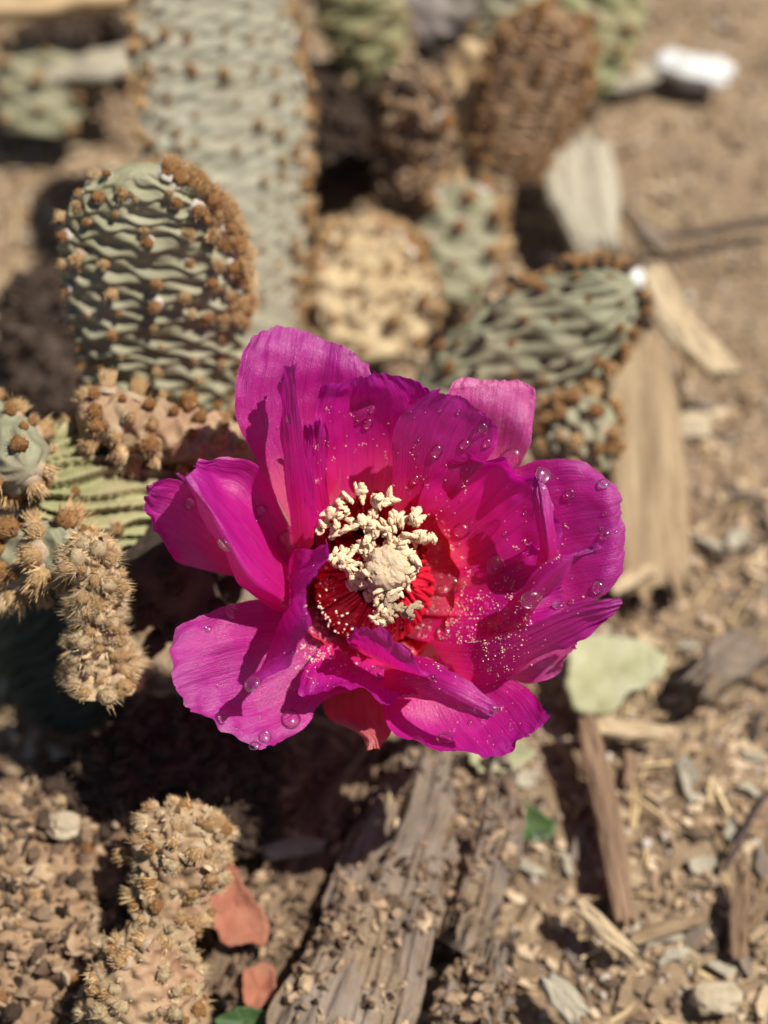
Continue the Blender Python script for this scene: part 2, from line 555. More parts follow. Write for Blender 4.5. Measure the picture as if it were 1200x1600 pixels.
# ------------------------------------------------------------------ areole tufts (shared meshes)
def tuft_mesh(name, seed, nb, blen, spread, mats, ring=True, brad=0.05, lump=0.55, disc=0.0):
    """about one unit across: felt ring, lumpy core, bristles; z is outwards"""
    rng = np.random.default_rng(seed)
    V, F, FM = [], [], []
    if ring:
        an = np.arange(9) / 9 * 2 * math.pi
        for rr, zz in ((0.52, -0.20), (0.46, 0.03), (0.30, 0.08)):
            for a in an:
                q = rr * (1 + rng.normal(0, .08))
                V.append((q * math.cos(a), q * math.sin(a), zz + rng.normal(0, .02)))
        for j in range(2):
            for i in range(9):
                F.append((j * 9 + i, j * 9 + (i + 1) % 9, j * 9 + 9 + (i + 1) % 9, j * 9 + 9 + i)); FM.append(0)
    iv, jf = ico(2)
    o = len(V)
    d = 1 + 0.30 * vnoise(iv * 2.6 + seed, seed) + rng.normal(0, .10, len(iv))
    cv = iv * d[:, None] * np.array([0.40, 0.40, lump]) + np.array([0, 0, 0.16])
    V += [tuple(q) for q in cv]
    F += [tuple(int(k) + o for k in q) for q in jf]; FM += [1] * len(jf)
    for b in range(nb):
        a = rng.uniform(0, 2 * math.pi); s = abs(rng.normal(0, spread))
        dr = np.array([math.sin(s) * math.cos(a), math.sin(s) * math.sin(a), math.cos(s)])
        b0 = dr * 0.25 + np.array([0, 0, .1]) + rng.normal(0, .06, 3)
        if disc:
            qa, qr = rng.uniform(0, 6.283), disc * math.sqrt(rng.random())
            b0 = np.array([qr * math.cos(qa), qr * math.sin(qa), .12])
            dr = np.array([dr[0] + qr * math.cos(qa) * .5, dr[1] + qr * math.sin(qa) * .5, dr[2]])
        l = blen * rng.uniform(.55, 1.15)
        t = b0 + dr * l + rng.normal(0, .05, 3)
        sd_ = np.cross(dr, [0.3, 0.5, 0.8]); sd_ /= np.linalg.norm(sd_) + 1e-6
        sd2 = np.cross(dr, sd_)
        o = len(V)
        for k in range(3):
            an = k * 2.094
            V.append(tuple(b0 + brad * (math.cos(an) * sd_ + math.sin(an) * sd2)))
        V.append(tuple(t))
        for k in range(3):
            F.append((o + k, o + (k + 1) % 3, o + 3)); FM.append(2)
    me = bpy.data.meshes.new(name)
    me.from_pydata(V, [], F)
    for m in mats:
        me.materials.append(m)
    me.polygons.foreach_set('material_index', FM)
    me.polygons.foreach_set('use_smooth', [x < 2 for x in FM])
    me.update()
    return me


TUFT = {
    'brown': [tuft_mesh('brown_tuft', 10 + k, 80, .50, .25, [M['felt_white'], M['core_brown'], M['bristle_tan']], True, .040, .42, .34) for k in range(5)],
    'tan': [tuft_mesh('tan_tuft', 20 + k, 80, .72, .28, [M['felt_tan'], M['core_tan'], M['bristle_amber']], True, .040, .45, .34) for k in range(5)],
    'rust': [tuft_mesh('rust_tuft', 25 + k, 80, .60, .35, [M['core_brown'], M['core_brown'], M['bristle_tan']], False, .040, .45, .36) for k in range(5)],
    'cream': [tuft_mesh('cream_tuft', 30 + k, 110, .70, .45, [M['felt_white'], M['core_cream'], M['bristle_straw']], False, .022, .5, .4) for k in range(6)],
    'straw': [tuft_mesh('straw_tuft', 35 + k, 110, .95, .6, [M['core_cream'], M['core_tan'], M['bristle_straw']], False, .018, .5, .4) for k in range(5)],
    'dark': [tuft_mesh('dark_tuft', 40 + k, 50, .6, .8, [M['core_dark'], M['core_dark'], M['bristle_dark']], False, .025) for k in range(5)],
}


# ------------------------------------------------------------------ cactus pads
def pad(name, label, base, tip, wid, thick, mat, rows=10, cols=5, amp=0.10, roll=0.0, c=0.6, basew=0.45, slant=0.0,
        ridge=0.6, tufts='brown', tsize=0.3, rim=None, seed=0, res=(150, 150), cat='cactus pad', group='pads of the cactus',
        lump=0.0, tjit=0.02, tfrom=0.02, rough=0.0, skip=0.0, bow=0.0, wobk=1.0):
    base, tip = Vector(base), Vector(tip)
    ax = tip - base
    L = ax.length
    ax.normalize()
    mid = (base + tip) / 2
    tv = (CAM - mid).normalized()
    n = (tv - ax * tv.dot(ax)).normalized()
    n = Matrix.Rotation(roll, 3, ax) @ n
    x = ax.cross(n)
    MW = Matrix.Translation(base) @ Matrix((x, ax, n)).transposed().to_4x4()

    def shape(t):
        up = np.sqrt(np.clip(1 - (np.clip((t - c) / (1 - c), 0, 1)) ** 2.2, 0, 1))
        s = np.clip(t / c, 0, 1)
        lo = basew + (1 - basew) * (1 - (1 - s) ** 2) ** 0.8
        return np.where(t > c, up, lo)

    def smooth_surf(T, P):
        s = shape(T)
        cs, sn = np.cos(P), np.sin(P)
        ex = 0.85
        X = np.sign(cs) * np.abs(cs) ** ex * wid / 2 * s
        Z = np.sign(sn) * np.abs(sn) ** ex * thick / 2 * s ** 0.6
        Z = Z + bow * (T - 0.5) ** 2 * L
        return np.stack([X, T * L, Z], -1)

    def disp(T, P):
        a = T * rows
        b = P / math.pi * cols
        q = np.stack([a * 0.35, b * 0.35, np.full_like(a, seed * 3.1)], -1)
        wob = wobk * 0.55 * vnoise(q, seed) + wobk * 0.30 * vnoise(q * 2.3, seed + 4)
        a2 = a + slant * np.cos(P) * cols / 2 + wob
        f = np.cos(math.pi * a2) * np.cos(math.pi * b)
        f = np.sign(f) * np.abs(f) ** 0.8
        ar = a2 + 0.16 * np.cos(2 * math.pi * b)
        g = (ar - np.floor(ar))
        saw = np.where(g < 0.3, g / 0.3, 1 - ((g - 0.3) / 0.7) ** 1.2) * 2 - 1     # overhangs downwards
        d = amp * (ridge * saw + (1 - ridge) * f)
        p3 = smooth_surf(T, P)
        if lump:
            d = d + lump * fbm(p3 * 0.8 + seed, 3, seed + 9)
        if rough:
            d = d + rough * fbm(p3 * 4 + seed, 4, seed + 2)
        d = d + 0.02 * fbm(p3 * 3.0 + seed, 3, seed + 1)
        d = d + amp * 0.5 * vnoise(np.stack([a * 1.1, b * 1.6, np.full_like(a, seed + .5)], -1), seed + 21)
        return d * np.clip(T * 8, 0, 1) * np.clip((1 - T) * 14, 0.0, 1)

    def surf(T, P):
        e = 1e-3
        p0 = smooth_surf(T, P)
        dt = smooth_surf(np.clip(T + e, 0, 1), P) - smooth_surf(np.clip(T - e, 0, 1), P)
        dp = smooth_surf(T, P + e) - smooth_surf(T, P - e)
        nn = np.cross(dt, dp)
        l = np.linalg.norm(nn, axis=-1, keepdims=True)
        nn = np.where(l > 1e-9, nn / np.maximum(l, 1e-9), np.array([0, 1.0, 0]))
        return p0 + nn * disp(T, P)[..., None], nn

    nt_, npn = res
    k = np.linspace(0, 1, nt_)
    tt = np.where(k < 0.5, k * 2 * c, c + (1 - c) * np.sin(np.clip((k - 0.5) * 2, 0, 1) * math.pi / 2))
    tt = np.clip(tt, 0, 0.9995)
    ph = np.arange(npn) / npn * 2 * math.pi
    T, P = np.meshgrid(tt, ph, indexing='ij')
    V, NN = surf(T, P)
    V = V.reshape(-1, 3)
    F = grid_faces(npn, nt_, True)[:, ::-1]
    V = np.concatenate([V, [[0, L, bow * 0.25 * L]], [[0, -0.02, bow * .25 * L]]])
    top = (nt_ - 1) * npn + np.arange(npn)
    Fl = F.tolist() + [[int(top[(i + 1) % npn]), int(top[i]), len(V) - 2] for i in range(npn)] + [[i, (i + 1) % npn, len(V) - 1] for i in range(npn)]
    o = link(name, mesh_of(name, V, Fl, [mat]), None, MW)
    tag(o, label, cat, group)
    # areoles on the lattice
    rng = np.random.default_rng(seed + 100)
    tl, pl, sl = [], [], []
    if tufts:
        for i in range(1, int(rows) + 1):
            for j in range(-1, 2 * int(cols) + 1):
                if (i + j) % 2:
                    continue
                t = i / rows; p = j / cols * math.pi
                t += rng.normal(0, tjit)
                p += rng.normal(0, tjit * 2)
                if t > 0.985 or t < tfrom or p < -1e-6 or p >= 2 * math.pi - 1e-3 or rng.random() < skip:
                    continue
                tl.append(t); pl.append(p); sl.append(tsize * rng.uniform(.55, 1.35))
        if rim:
            nr, rs, t0, side_, kr = (tuple(rim) + (0, None))[:5] if len(rim) < 5 else rim
            for q in range(nr):
                s = q / max(1, nr - 1)
                t = t0 + (0.985 - t0) * math.sin(s * math.pi) ** 0.75 if True else 0
                p = (0 if s < .5 or side_ else math.pi) + rng.normal(0, .22)
                if side_:
                    t = t0 + (0.985 - t0) * rng.random() ** .8
                    p = rng.normal(.15, .30)
                tl.append(min(0.985, t + rng.normal(0, .015))); pl.append(p); sl.append(rs * rng.uniform(.7, 1.3))
    if tl:
        tl, pl = np.array(tl), np.array(pl)
        # the ridges carry the areoles: settle each on the local crest
        pos, nor = surf(tl, pl)
        R3 = MW.to_3x3()
        for q in range(len(tl)):
            nw = R3 @ Vector(nor[q])
            pw = MW @ Vector(pos[q])
            if nw.dot((CAM - pw).normalized()) < -0.3:
                continue
            nn = Vector(nor[q]) + Vector(rng.normal(0, .45 if ('straw' in tufts or 'cream' in tufts) else .10, 3))
            fr = frame(nn, Vector(rng.normal(0, 1, 3)))
            s = sl[q]
            kind = tufts if isinstance(tufts, str) else tufts[int(rng.integers(len(tufts)))]
            me = TUFT[kind][int(rng.integers(len(TUFT[kind])))]
            mw = Matrix.Translation(Vector(pos[q])) @ fr.to_4x4() @ Matrix.Diagonal((s, s, s * rng.uniform(.8, 1.25), 1))
            link('areole', me, o, mw)
    return o


def crumbs(o, n, mats, rmin, rmax, seed, tmin=0.0, clump=0.0):
    me = o.data
    co = np.empty(len(me.vertices) * 3, dtype=np.float32); me.vertices.foreach_get('co', co); co = co.reshape(-1, 3)
    no = np.empty(len(me.vertices) * 3, dtype=np.float32); me.vertices.foreach_get('normal', no); no = no.reshape(-1, 3)
    rng = np.random.default_rng(seed)
    iv, jf = ico(1)
    VV, FF, off = [], [], 0
    L = co[:, 1].max()
    cl = 0.5 + 0.5 * fbm(co * 0.9 + seed, 3, seed)
    for q in rng.integers(0, len(co), n):
        if (clump and cl[q] < clump) or co[q, 1] < tmin * L or no[q, 2] < -.2:
            continue
        r = rmin + (rmax - rmin) * rng.random() ** 2.2
        qm = np.linalg.qr(rng.normal(0, 1, (3, 3)))[0]
        v = (iv * (r * rng.uniform(.25, 1.7, 3)) * (1 + rng.normal(0, .28, (len(iv), 1)))) @ qm + co[q] + no[q] * r * .3
        VV.append(v); FF.append(jf + off); off += len(v)
    c = link('crumbs', mesh_of('crumbs', np.concatenate(VV), np.concatenate(FF), mats, False), o)
    c['kind'] = 'stuff'


GP = 'living pads of the cactus'
GD = 'withered pads of the cactus'
# big grey-green pad, back left
pad('cactus_pad', 'tall grey green pad running up out of the top of the photo', G(388, 610, 1.0), G(322, -110, 6.4), 3.75, 1.0, M['pad_grey'], rows=34, cols=10, amp=0.115,
    roll=R(8), c=0.70, basew=0.35, slant=-0.45, ridge=0.42, wobk=.7, tufts=('tan', 'tan', 'brown'), tsize=0.22, rim=(130, .30, .1), seed=1, res=(330, 260), group=GP)
# mid left pad with brown rim
pad('cactus_pad', 'rounded green pad with a thick brown furry rim on its right edge', G(262, 655, 4.0), G(222, 258, 9.0), 3.35, 0.95, M['pad_green'], rows=22, cols=8, amp=0.10,
    roll=R(-6), c=0.62, basew=0.75, slant=0.35, ridge=0.38, wobk=.8, tufts=('brown', 'tan'), tsize=0.22, skip=.2, rim=(130, .30, .42, 1, 0), seed=2, res=(240, 200), group=GP)
# right pad
pad('cactus_pad', 'knobbly olive pad pointing to the upper right behind the flower', G(680, 640, 2.6), G(992, 442, 4.9), 2.45, 1.3, M['pad_olive'], rows=11, cols=9, amp=0.10,
    roll=R(4), c=0.5, basew=0.65, slant=-1.0, ridge=0.25, tufts=('rust', 'rust', 'dark'), tsize=0.22, rim=(110, .30, .5), wobk=.45, seed=3, res=(200, 200), group=GP)
# lower left yellow-green pad
pad('cactus_pad', 'yellow green wrinkled pad just left of the flower with a reddish upper rim', G(310, 800, 4.3), G(38, 752, 5.8), 2.35, 1.2, M['pad_yellow'], rows=4, cols=6, amp=0.23, wobk=2.0,
    roll=R(10), c=0.6, basew=0.9, slant=1.5, ridge=0.75, tufts=('tan', 'rust'), tsize=0.24, seed=4, group=GP, rim=(16, .30, .6), res=(150, 180))
pad('cactus_pad', 'reddish pad rim studded with tufts between the green pad and the yellow one', G(425, 712, 5.4), G(120, 640, 6.6), 0.95, 0.9, M['pad_pink'], rows=15, cols=5, amp=0.08,
    roll=R(25), c=0.75, basew=0.9, ridge=0.2, tufts=('tan', 'tan', 'rust'), tsize=0.32, seed=5, group=GP, lump=0.16)
pad('cactus_pad', 'olive brown pad end with tan tufts cut by the left edge', G(-70, 660, 5.5), G(45, 735, 7.2), 1.5, 1.1, M['pad_olive'], rows=8, cols=6, amp=0.07,
    roll=0, c=0.5, basew=0.8, ridge=0.1, tufts=('tan', 'rust'), tsize=0.33, seed=6, group=GP, tjit=.05)
pad('cactus_pad', 'pale pad edge with fat tan tufts above the dark hollow at left', G(-60, 880, 5.2), G(130, 862, 6.4), 1.15, 0.9, M['pad_olive'], rows=10, cols=5, amp=0.07,
    roll=R(10), c=0.7, basew=0.9, ridge=0.1, tufts=('tan', 'rust', 'tan'), tsize=0.42, seed=7, group=GP, tjit=.04)
pad('cactus_pad', 'green wrinkled pad with shade painted in below the tan tufts', G(150, 1130, -.8), G(40, 925, 1.0), 2.6, 1.0, M['pad_shade'], rows=12, cols=4, amp=0.10,
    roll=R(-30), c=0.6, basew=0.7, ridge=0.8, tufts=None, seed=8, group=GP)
# furry stub
st = pad('furry_stub', 'cream furry stub standing in the shade left of the flower', G(163, 1072, 4.7), G(143, 838, 7.0), 0.74, 0.72, M['pad_tan'], rows=22, cols=6, amp=0.07,
    roll=0, c=0.6, basew=1.75, ridge=0.1, tufts=('cream', 'straw', 'straw', 'cream', 'tan'), tsize=0.30, seed=9, group=GD, lump=0.4, tjit=.04, cat='cactus stub', rough=.12)
crumbs(st, 250, [M['core_cream']], .02, .07, 1)
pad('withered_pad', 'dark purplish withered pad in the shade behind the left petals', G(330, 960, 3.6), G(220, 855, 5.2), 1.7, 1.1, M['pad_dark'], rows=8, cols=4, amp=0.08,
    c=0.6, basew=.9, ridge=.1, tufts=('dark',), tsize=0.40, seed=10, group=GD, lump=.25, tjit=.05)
# lower left furry stub
st = pad('furry_stub', 'cream and pink furry stub at the bottom left beside the red leaf', G(205, 1650, 1.6), G(305, 1258, 3.4), 1.35, 1.1, M['pad_pink'], rows=26, cols=8, amp=0.08,
    roll=R(10), c=0.75, basew=1.5, ridge=0.1, tufts=('cream', 'tan', 'cream', 'tan', 'rust'), tsize=0.27, seed=11, group=GD, lump=0.4, tjit=.04, cat='cactus stub', skip=.06, rough=.14)
crumbs(st, 500, [M['core_cream']], .02, .08, 2)
st = pad('withered_pad', 'crumbling grey brown withered pad in the lower left corner', G(60, 1640, 0.2), G(110, 1225, 1.6), 4.4, 1.8, M['pad_brown'], rows=20, cols=9, amp=0.10,
    c=0.6, basew=.8, ridge=.1, tufts=('dark', 'tan', 'rust', 'cream'), tsize=0.30, seed=12, group=GD, lump=.6, rough=.35, tjit=.05, skip=.2)
crumbs(st, 7000, [M['crumb_brown']], .02, .15, 3)
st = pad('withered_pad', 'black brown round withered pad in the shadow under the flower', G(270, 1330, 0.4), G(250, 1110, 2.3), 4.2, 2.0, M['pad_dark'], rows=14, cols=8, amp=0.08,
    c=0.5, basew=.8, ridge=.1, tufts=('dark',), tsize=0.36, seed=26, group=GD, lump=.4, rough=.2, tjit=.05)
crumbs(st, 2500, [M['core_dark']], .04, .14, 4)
# nub right of flower
pad('cactus_pad', 'short pad end crowded with rusty tufts right of the flower', G(850, 700, 2.6), G(955, 660, 3.8), 1.6, 1.3, M['pad_olive'], rows=9, cols=6, amp=0.10,
    c=0.5, basew=.8, ridge=.1, tufts=('rust', 'tan', 'rust'), tsize=0.34, seed=13, group=GP, tjit=.05)
# back middle
st = pad('withered_pad', 'cream yellow withered pad lying behind the flower', G(600, 560, 0.8), G(560, 345, 2.4), 2.6, 1.0, M['pad_cream'], rows=9, cols=5, amp=0.08,
    c=0.55, basew=.7, ridge=.1, tufts=('tan', 'brown'), tsize=0.34, seed=14, group=GD, lump=.32, tjit=.06, rim=(60, .34, .2), rough=.12)
crumbs(st, 350, [M['core_cream']], .03, .11, 5)
pad('cactus_pad', 'small green pad with orange tufts between cream pad and brown pad', G(700, 470, 0.8), G(735, 285, 2.2), 1.9, 1.0, M['pad_green'], rows=7, cols=4, amp=0.08,
    c=0.6, basew=.7, ridge=.3, tufts=('brown', 'tan'), tsize=0.36, seed=15, group=GP, rim=(22, .38, .3))
pad('withered_pad', 'ribbed rusty brown pad leaning right at the top', G(780, 270, 1.4), G(880, 15, 4.6), 2.45, 1.3, M['pad_brown'], rows=24, cols=8, amp=0.05, wobk=1.6,
    c=0.6, basew=.7, ridge=.5, tufts=('rust',), tsize=0.20, seed=16, group=GD, rim=(46, .26, .3))
pad('cactus_pad', 'yellowish green pad hanging in at the top beside tall grey pad', G(582, 135, 1.2), G(548, -90, 4.5), 2.3, 1.1, M['pad_yellow'], rows=9, cols=4, amp=0.08,
    c=0.7, basew=.3, ridge=.5, tufts=('tan',), tsize=0.22, seed=17, group=GP)
pad('withered_pad', 'grey mauve pad leaning over the dark gap at the top', G(640, 40, 2.2), G(760, -70, 3.5), 1.9, 0.9, M['pad_mauve'], rows=6, cols=4, amp=0.06,
    c=0.6, basew=.8, ridge=.2, tufts=None, seed=18, group=GD)
pad('cactus_pad', 'olive pad behind the ribbed brown pad at the top', G(885, 130, 0.8), G(960, -60, 3.0), 2.6, 1.1, M['pad_yellow'], rows=8, cols=4, amp=0.08,
    c=0.6, basew=.8, ridge=.4, tufts=('tan', 'brown'), tsize=0.34, seed=19, group=GP)
pad('cactus_pad', 'pale green pad between mauve pad and ribbed brown pad', G(775, 110, 1.0), G(800, -60, 3.2), 2.0, 1.0, M['pad_green'], rows=8, cols=4, amp=0.08,
    c=0.6, basew=.8, ridge=.4, tufts=('tan',), tsize=0.28, seed=20, group=GP)
st = pad('withered_pad', 'lumpy brown withered pad over the black gap behind the cream one', G(648, 310, 1.2), G(638, 105, 4.2), 1.75, 1.3, M['pad_brown'], rows=8, cols=4, amp=0.08,
    c=0.55, basew=.6, ridge=.1, tufts=('dark', 'brown'), tsize=0.34, seed=21, group=GD, lump=.5, tjit=.05, rough=.2)
crumbs(st, 1100, [M['crumb_brown']], .04, .13, 6)
pad('withered_pad', 'pale tan withered pad leaning on the ribbed brown pad', G(690, 215, 1.0), G(735, 60, 2.8), 1.15, 0.9, M['pad_tan'], rows=6, cols=3, amp=0.05,
    c=0.55, basew=.6, ridge=.1, tufts=None, seed=22, group=GD, lump=.35)
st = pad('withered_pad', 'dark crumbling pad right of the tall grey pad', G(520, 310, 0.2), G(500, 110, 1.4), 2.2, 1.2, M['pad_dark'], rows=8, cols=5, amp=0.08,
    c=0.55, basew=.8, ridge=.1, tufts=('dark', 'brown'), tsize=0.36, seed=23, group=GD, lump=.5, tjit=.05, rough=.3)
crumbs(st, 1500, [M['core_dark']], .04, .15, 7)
pad('cactus_pad', 'dull green pad in the far top left corner', G(60, 210, 0.4), G(70, 60, 2.0), 2.4, 1.0, M['pad_green'], rows=7, cols=4, amp=0.08,
    c=0.6, basew=.7, ridge=.3, tufts=('tan',), tsize=0.3, seed=24, group=GP)
st = pad('withered_pad', 'black brown lump added as shade in the gap left of the rounded green pad', G(95, 640, 0.2), G(60, 430, 1.8), 1.9, 1.3, M['pad_dark'], rows=9, cols=5, amp=0.08,  # no real pad: added lump whose dark colour stands in for shade
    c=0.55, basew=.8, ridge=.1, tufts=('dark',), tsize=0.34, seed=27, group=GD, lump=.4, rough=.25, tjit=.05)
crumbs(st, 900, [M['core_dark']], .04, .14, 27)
st = pad('withered_pad', 'dark lump added as shade below the mauve pad at the top', G(700, 190, 0.2), G(690, 60, 1.6), 1.8, 1.2, M['pad_dark'], rows=8, cols=5, amp=0.08,  # invented lump; near-black colour makes the gap between the pads look shaded
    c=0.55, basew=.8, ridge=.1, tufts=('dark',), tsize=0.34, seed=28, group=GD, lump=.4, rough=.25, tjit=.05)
st = pad('withered_pad', 'black lump added as shade under the raised bark at the top left', G(130, 120, 0.0), G(120, 25, 0.9), 3.2, 1.2, M['pad_dark'], rows=8, cols=6, amp=0.08,  # made-up lump, coloured black to supply the shade below the bark
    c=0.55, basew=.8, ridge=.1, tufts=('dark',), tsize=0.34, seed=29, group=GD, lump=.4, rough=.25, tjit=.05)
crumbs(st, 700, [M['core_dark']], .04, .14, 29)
# pad that carries the flower
pad('cactus_pad', 'upright pad hidden beneath the flower that carries it', G(560, 1060, 0.0) + Vector((0.2, 1.6, -.4)), Qd(590, 930, -3.3), 4.0, 1.4, M['pad_olive'], rows=9, cols=5, amp=0.08,
    roll=R(10), c=0.6, basew=.6, ridge=.4, tufts=('brown',), tsize=0.28, seed=25, group=GP)


# ------------------------------------------------------------------ the flower
def cr_weights(t, n):
    """Catmull-Rom: t in 0..n-1 -> indices (4) and weights (4)"""
    i = np.clip(np.floor(t).astype(int), 0, n - 2)
    f = t - i
    w0 = -0.5 * f + f * f - 0.5 * f ** 3
    w1 = 1 - 2.5 * f * f + 1.5 * f ** 3
    w2 = 0.5 * f + 2 * f * f - 1.5 * f ** 3
    w3 = -0.5 * f * f + 0.5 * f ** 3
    return i, (w0, w1, w2, w3)


def spline_grid(ctrl, v, u):
    """ctrl (Rn,Cn,3) ; v,u in 0..1 arrays"""
    c = np.asarray(ctrl, float)
    c = np.concatenate([2 * c[:1] - c[1:2], c, 2 * c[-1:] - c[-2:-1]], 0)
    c = np.concatenate([2 * c[:, :1] - c[:, 1:2], c, 2 * c[:, -1:] - c[:, -2:-1]], 1)
    Rn, Cn = c.shape[0] - 2, c.shape[1] - 2
    i, wi = cr_weights(v * (Rn - 1), Rn)
    j, wj = cr_weights(u * (Cn - 1), Cn)
    out = 0
    for a in range(4):
        for b in range(4):
            out = out + (wi[a] * wj[b])[..., None] * c[i + a, j + b]
    return out


FLOWER = bpy.data.objects.new('cactus_flower', None)
SC.collection.objects.link(FLOWER)
FLOWER.location = Qd(590, 930, -3.2)
FLOWER.empty_display_size = 1
tag(FLOWER, 'open magenta cactus flower with red throat and cream stamens', 'flower')
FINV = Matrix.Translation(-FLOWER.location)
PV, PF = [], []          # all petal faces for resting drops on


def petal(rows, mat='petal', label=None, seed=0, rag=0.085, side=0.06, wave=0.13, crump=0.10, mucro=(), nu=60, nv=70, name='petal'):
    ctrl = [[tuple(Qd(*p)) for p in r] for r in rows]
    v = np.linspace(0, 1, nv)
    u = np.linspace(0, 1, nu)
    Vv, Uu = np.meshgrid(v, u, indexing='ij')
    z = np.zeros_like(Uu)
    nz = lambda s, k, sd: 0.5 + 0.5 * fbm(np.stack([s * k, z + sd * 1.7, z], -1), 4, sd, 0.65)
    top = 1 - rag * nz(Uu, 6, seed) - rag * np.clip(nz(Uu, 11, seed + 5) - .45, 0, 1) * np.clip((nz(Uu, 31, seed + 6) - .5) * 4, 0, 1) * 1.3
    for mu, ml in mucro:
        top = top + ml * np.exp(-((Uu - mu) / 0.018) ** 2)
    v2 = Vv * (1 + (top - 1) * Vv ** 3)
    sfac = 1 - side * 2 * np.where(Uu < .5, nz(Vv, 8, seed + 1), nz(Vv, 8, seed + 2)) * Vv
    u2 = 0.5 + (Uu - 0.5) * sfac
    Pp = spline_grid(ctrl, np.minimum(v2, 1.12), u2)
    du = np.gradient(Pp, axis=1); dv = np.gradient(Pp, axis=0)
    nn = np.cross(du, dv); nn /= np.linalg.norm(nn, axis=-1, keepdims=True) + 1e-9
    edge = np.clip(np.maximum(np.abs(2 * Uu - 1) ** 3 * Vv, Vv ** 4), 0, 1)
    q = Pp * 1.0
    d = wave * edge * fbm(q * 1.6 + seed, 2, seed + 3) * 2
    d = d + crump * Vv * fbm(q * 0.9 + seed * 2, 3, seed + 7)
    d = d + 0.13 * np.clip(Vv, 0, 1) ** 5 * fbm(np.stack([Uu * 8, Vv * 1.2, z + seed * 1.3], -1), 3, seed + 18, .6)
    d = d + 0.05 * edge * fbm(np.stack([Uu * 20, Vv * 5, z + seed * 1.9], -1), 3, seed + 19, .6)
    # pleats running along the petal
    d = d + 0.016 * np.clip(Vv * 2, 0, 1) * fbm(np.stack([Uu * 13, Vv * 1.5, z + seed], -1), 3, seed + 8)
    d = d + 0.022 * fbm(q * 4.5, 3, seed + 6) * edge + 0.012 * Vv * fbm(q * 3.2, 3, seed + 16)
    Pp = Pp + nn * d[..., None]
    V = Pp.reshape(-1, 3) - np.array(FLOWER.location)
    F = grid_faces(nu, nv)
    uv = np.stack([Uu.ravel(), Vv.ravel()], 1)
    o = link(name, mesh_of(name, V, F, [M[mat]], True, None, uv), FLOWER)
    if label:
        o['label'] = label
    off = sum(len(x) for x in PV)
    PV.append(Pp.reshape(-1, 3)); PF.append(F + off)
    return o


# back layer
petal([[(470, 850, -1.5), (490, 840, -1.6), (510, 830, -1.6), (530, 820, -1.6)],
       [(402, 722, -1.0), (445, 720, -1.2), (490, 700, -1.3), (540, 690, -1.2)],
       [(366, 650, -.70), (420, 630, -.8), (490, 630, -1.0), (590, 640, -.8)],
       [(370, 570, -.50), (430, 555, -.62), (500, 565, -.75), (590, 600, -.7)],
       [(394, 518, -.60), (440, 497, -.75), (508, 520, -.85), (574, 572, -.8)]], 'petal_outer', 'broad upper left petal with silvery sheen', 1)
petal([[(700, 760, -1.7), (735, 765, -1.7), (770, 770, -1.7), (800, 770, -1.7)],
       [(695, 680, -1.4), (740, 690, -1.4), (785, 700, -1.4), (818, 720, -1.4)],
       [(695, 632, -1.0), (745, 635, -.95), (795, 650, -1.0), (832, 690, -1.2)],
       [(700, 610, -.95), (748, 605, -.9), (800, 610, -.95), (834, 640, -1.15)],
       [(722, 600, -1.0), (755, 594, -.95), (795, 593, -1.0), (833, 602, -1.15)]], 'petal_silver', 'silvery pink upper right petal', 2)
petal([[(400, 850, -1.5), (390, 880, -1.6), (390, 905, -1.6)],
       [(330, 800, -1.1), (320, 850, -1.2), (345, 897, -1.4)],
       [(285, 750, -.7), (270, 815, -1.0), (288, 886, -1.3)],
       [(255, 750, -.35), (240, 800, -.8), (260, 862, -1.1)],
       [(232, 764, -.15), (229, 776, -.35), (250, 835, -.9)]], 'petal_outer', 'shaded far left petal with pale edge', 3)
petal([[(760, 1010, -1.7), (775, 1045, -1.7), (790, 1062, -1.7)],
       [(820, 1000, -1.4), (820, 1040, -1.3), (825, 1068, -1.3)],
       [(885, 992, -1.1), (878, 1020, -.9), (858, 1064, -1.0)],
       [(912, 990, -.9), (902, 1010, -.75), (880, 1046, -.85)]], 'petal_silver', 'silvery underside petal at lower right', 4)
petal([[(510, 1050, -1.8), (560, 1050, -1.8), (615, 1060, -1.8)],
       [(504, 1095, -1.6), (555, 1105, -1.5), (612, 1105, -1.6)],
       [(514, 1124, -1.4), (562, 1132, -1.25), (612, 1142, -1.4)],
       [(560, 1147, -1.3), (582, 1155, -1.15), (603, 1156, -1.3)],
       [(580, 1166, -1.2), (585, 1169, -1.15), (590, 1166, -1.2)]], 'sepal', 'small dull red sepal at the bottom', 5, rag=.01, name='sepal')
petal([[(690, 800, -1.6), (705, 870, -1.7), (720, 930, -1.7), (735, 990, -1.7)],
       [(775, 745, -1.3), (800, 830, -1.4), (810, 920, -1.4), (820, 990, -1.4)],
       [(840, 716, -1.0), (880, 800, -.9), (890, 890, -1.1), (890, 960, -1.2)],
       [(905, 717, -.8), (948, 790, -.40), (952, 880, -.75), (935, 937, -1.0)],
       [(955, 745, -.75), (985, 782, -.45), (984, 858, -.95), (962, 905, -1.2)]], 'petal_outer', 'broad right petal with glittering edge', 6)
petal([[(600, 1035, -1.7), (650, 1030, -1.7), (700, 1020, -1.7), (740, 1010, -1.6)],
       [(597, 1095, -1.2), (660, 1085, -1.4), (720, 1065, -1.4), (778, 1048, -1.2)],
       [(606, 1140, -.8), (680, 1135, -1.1), (760, 1110, -1.1), (828, 1075, -.85)],
       [(632, 1164, -.5), (710, 1170, -.7), (790, 1146, -.7), (856, 1105, -.5)],
       [(662, 1174, -.3), (735, 1180, -.35), (805, 1166, -.3), (867, 1126, -.3)]], 'petal_mid', 'broad bottom petal', 7)
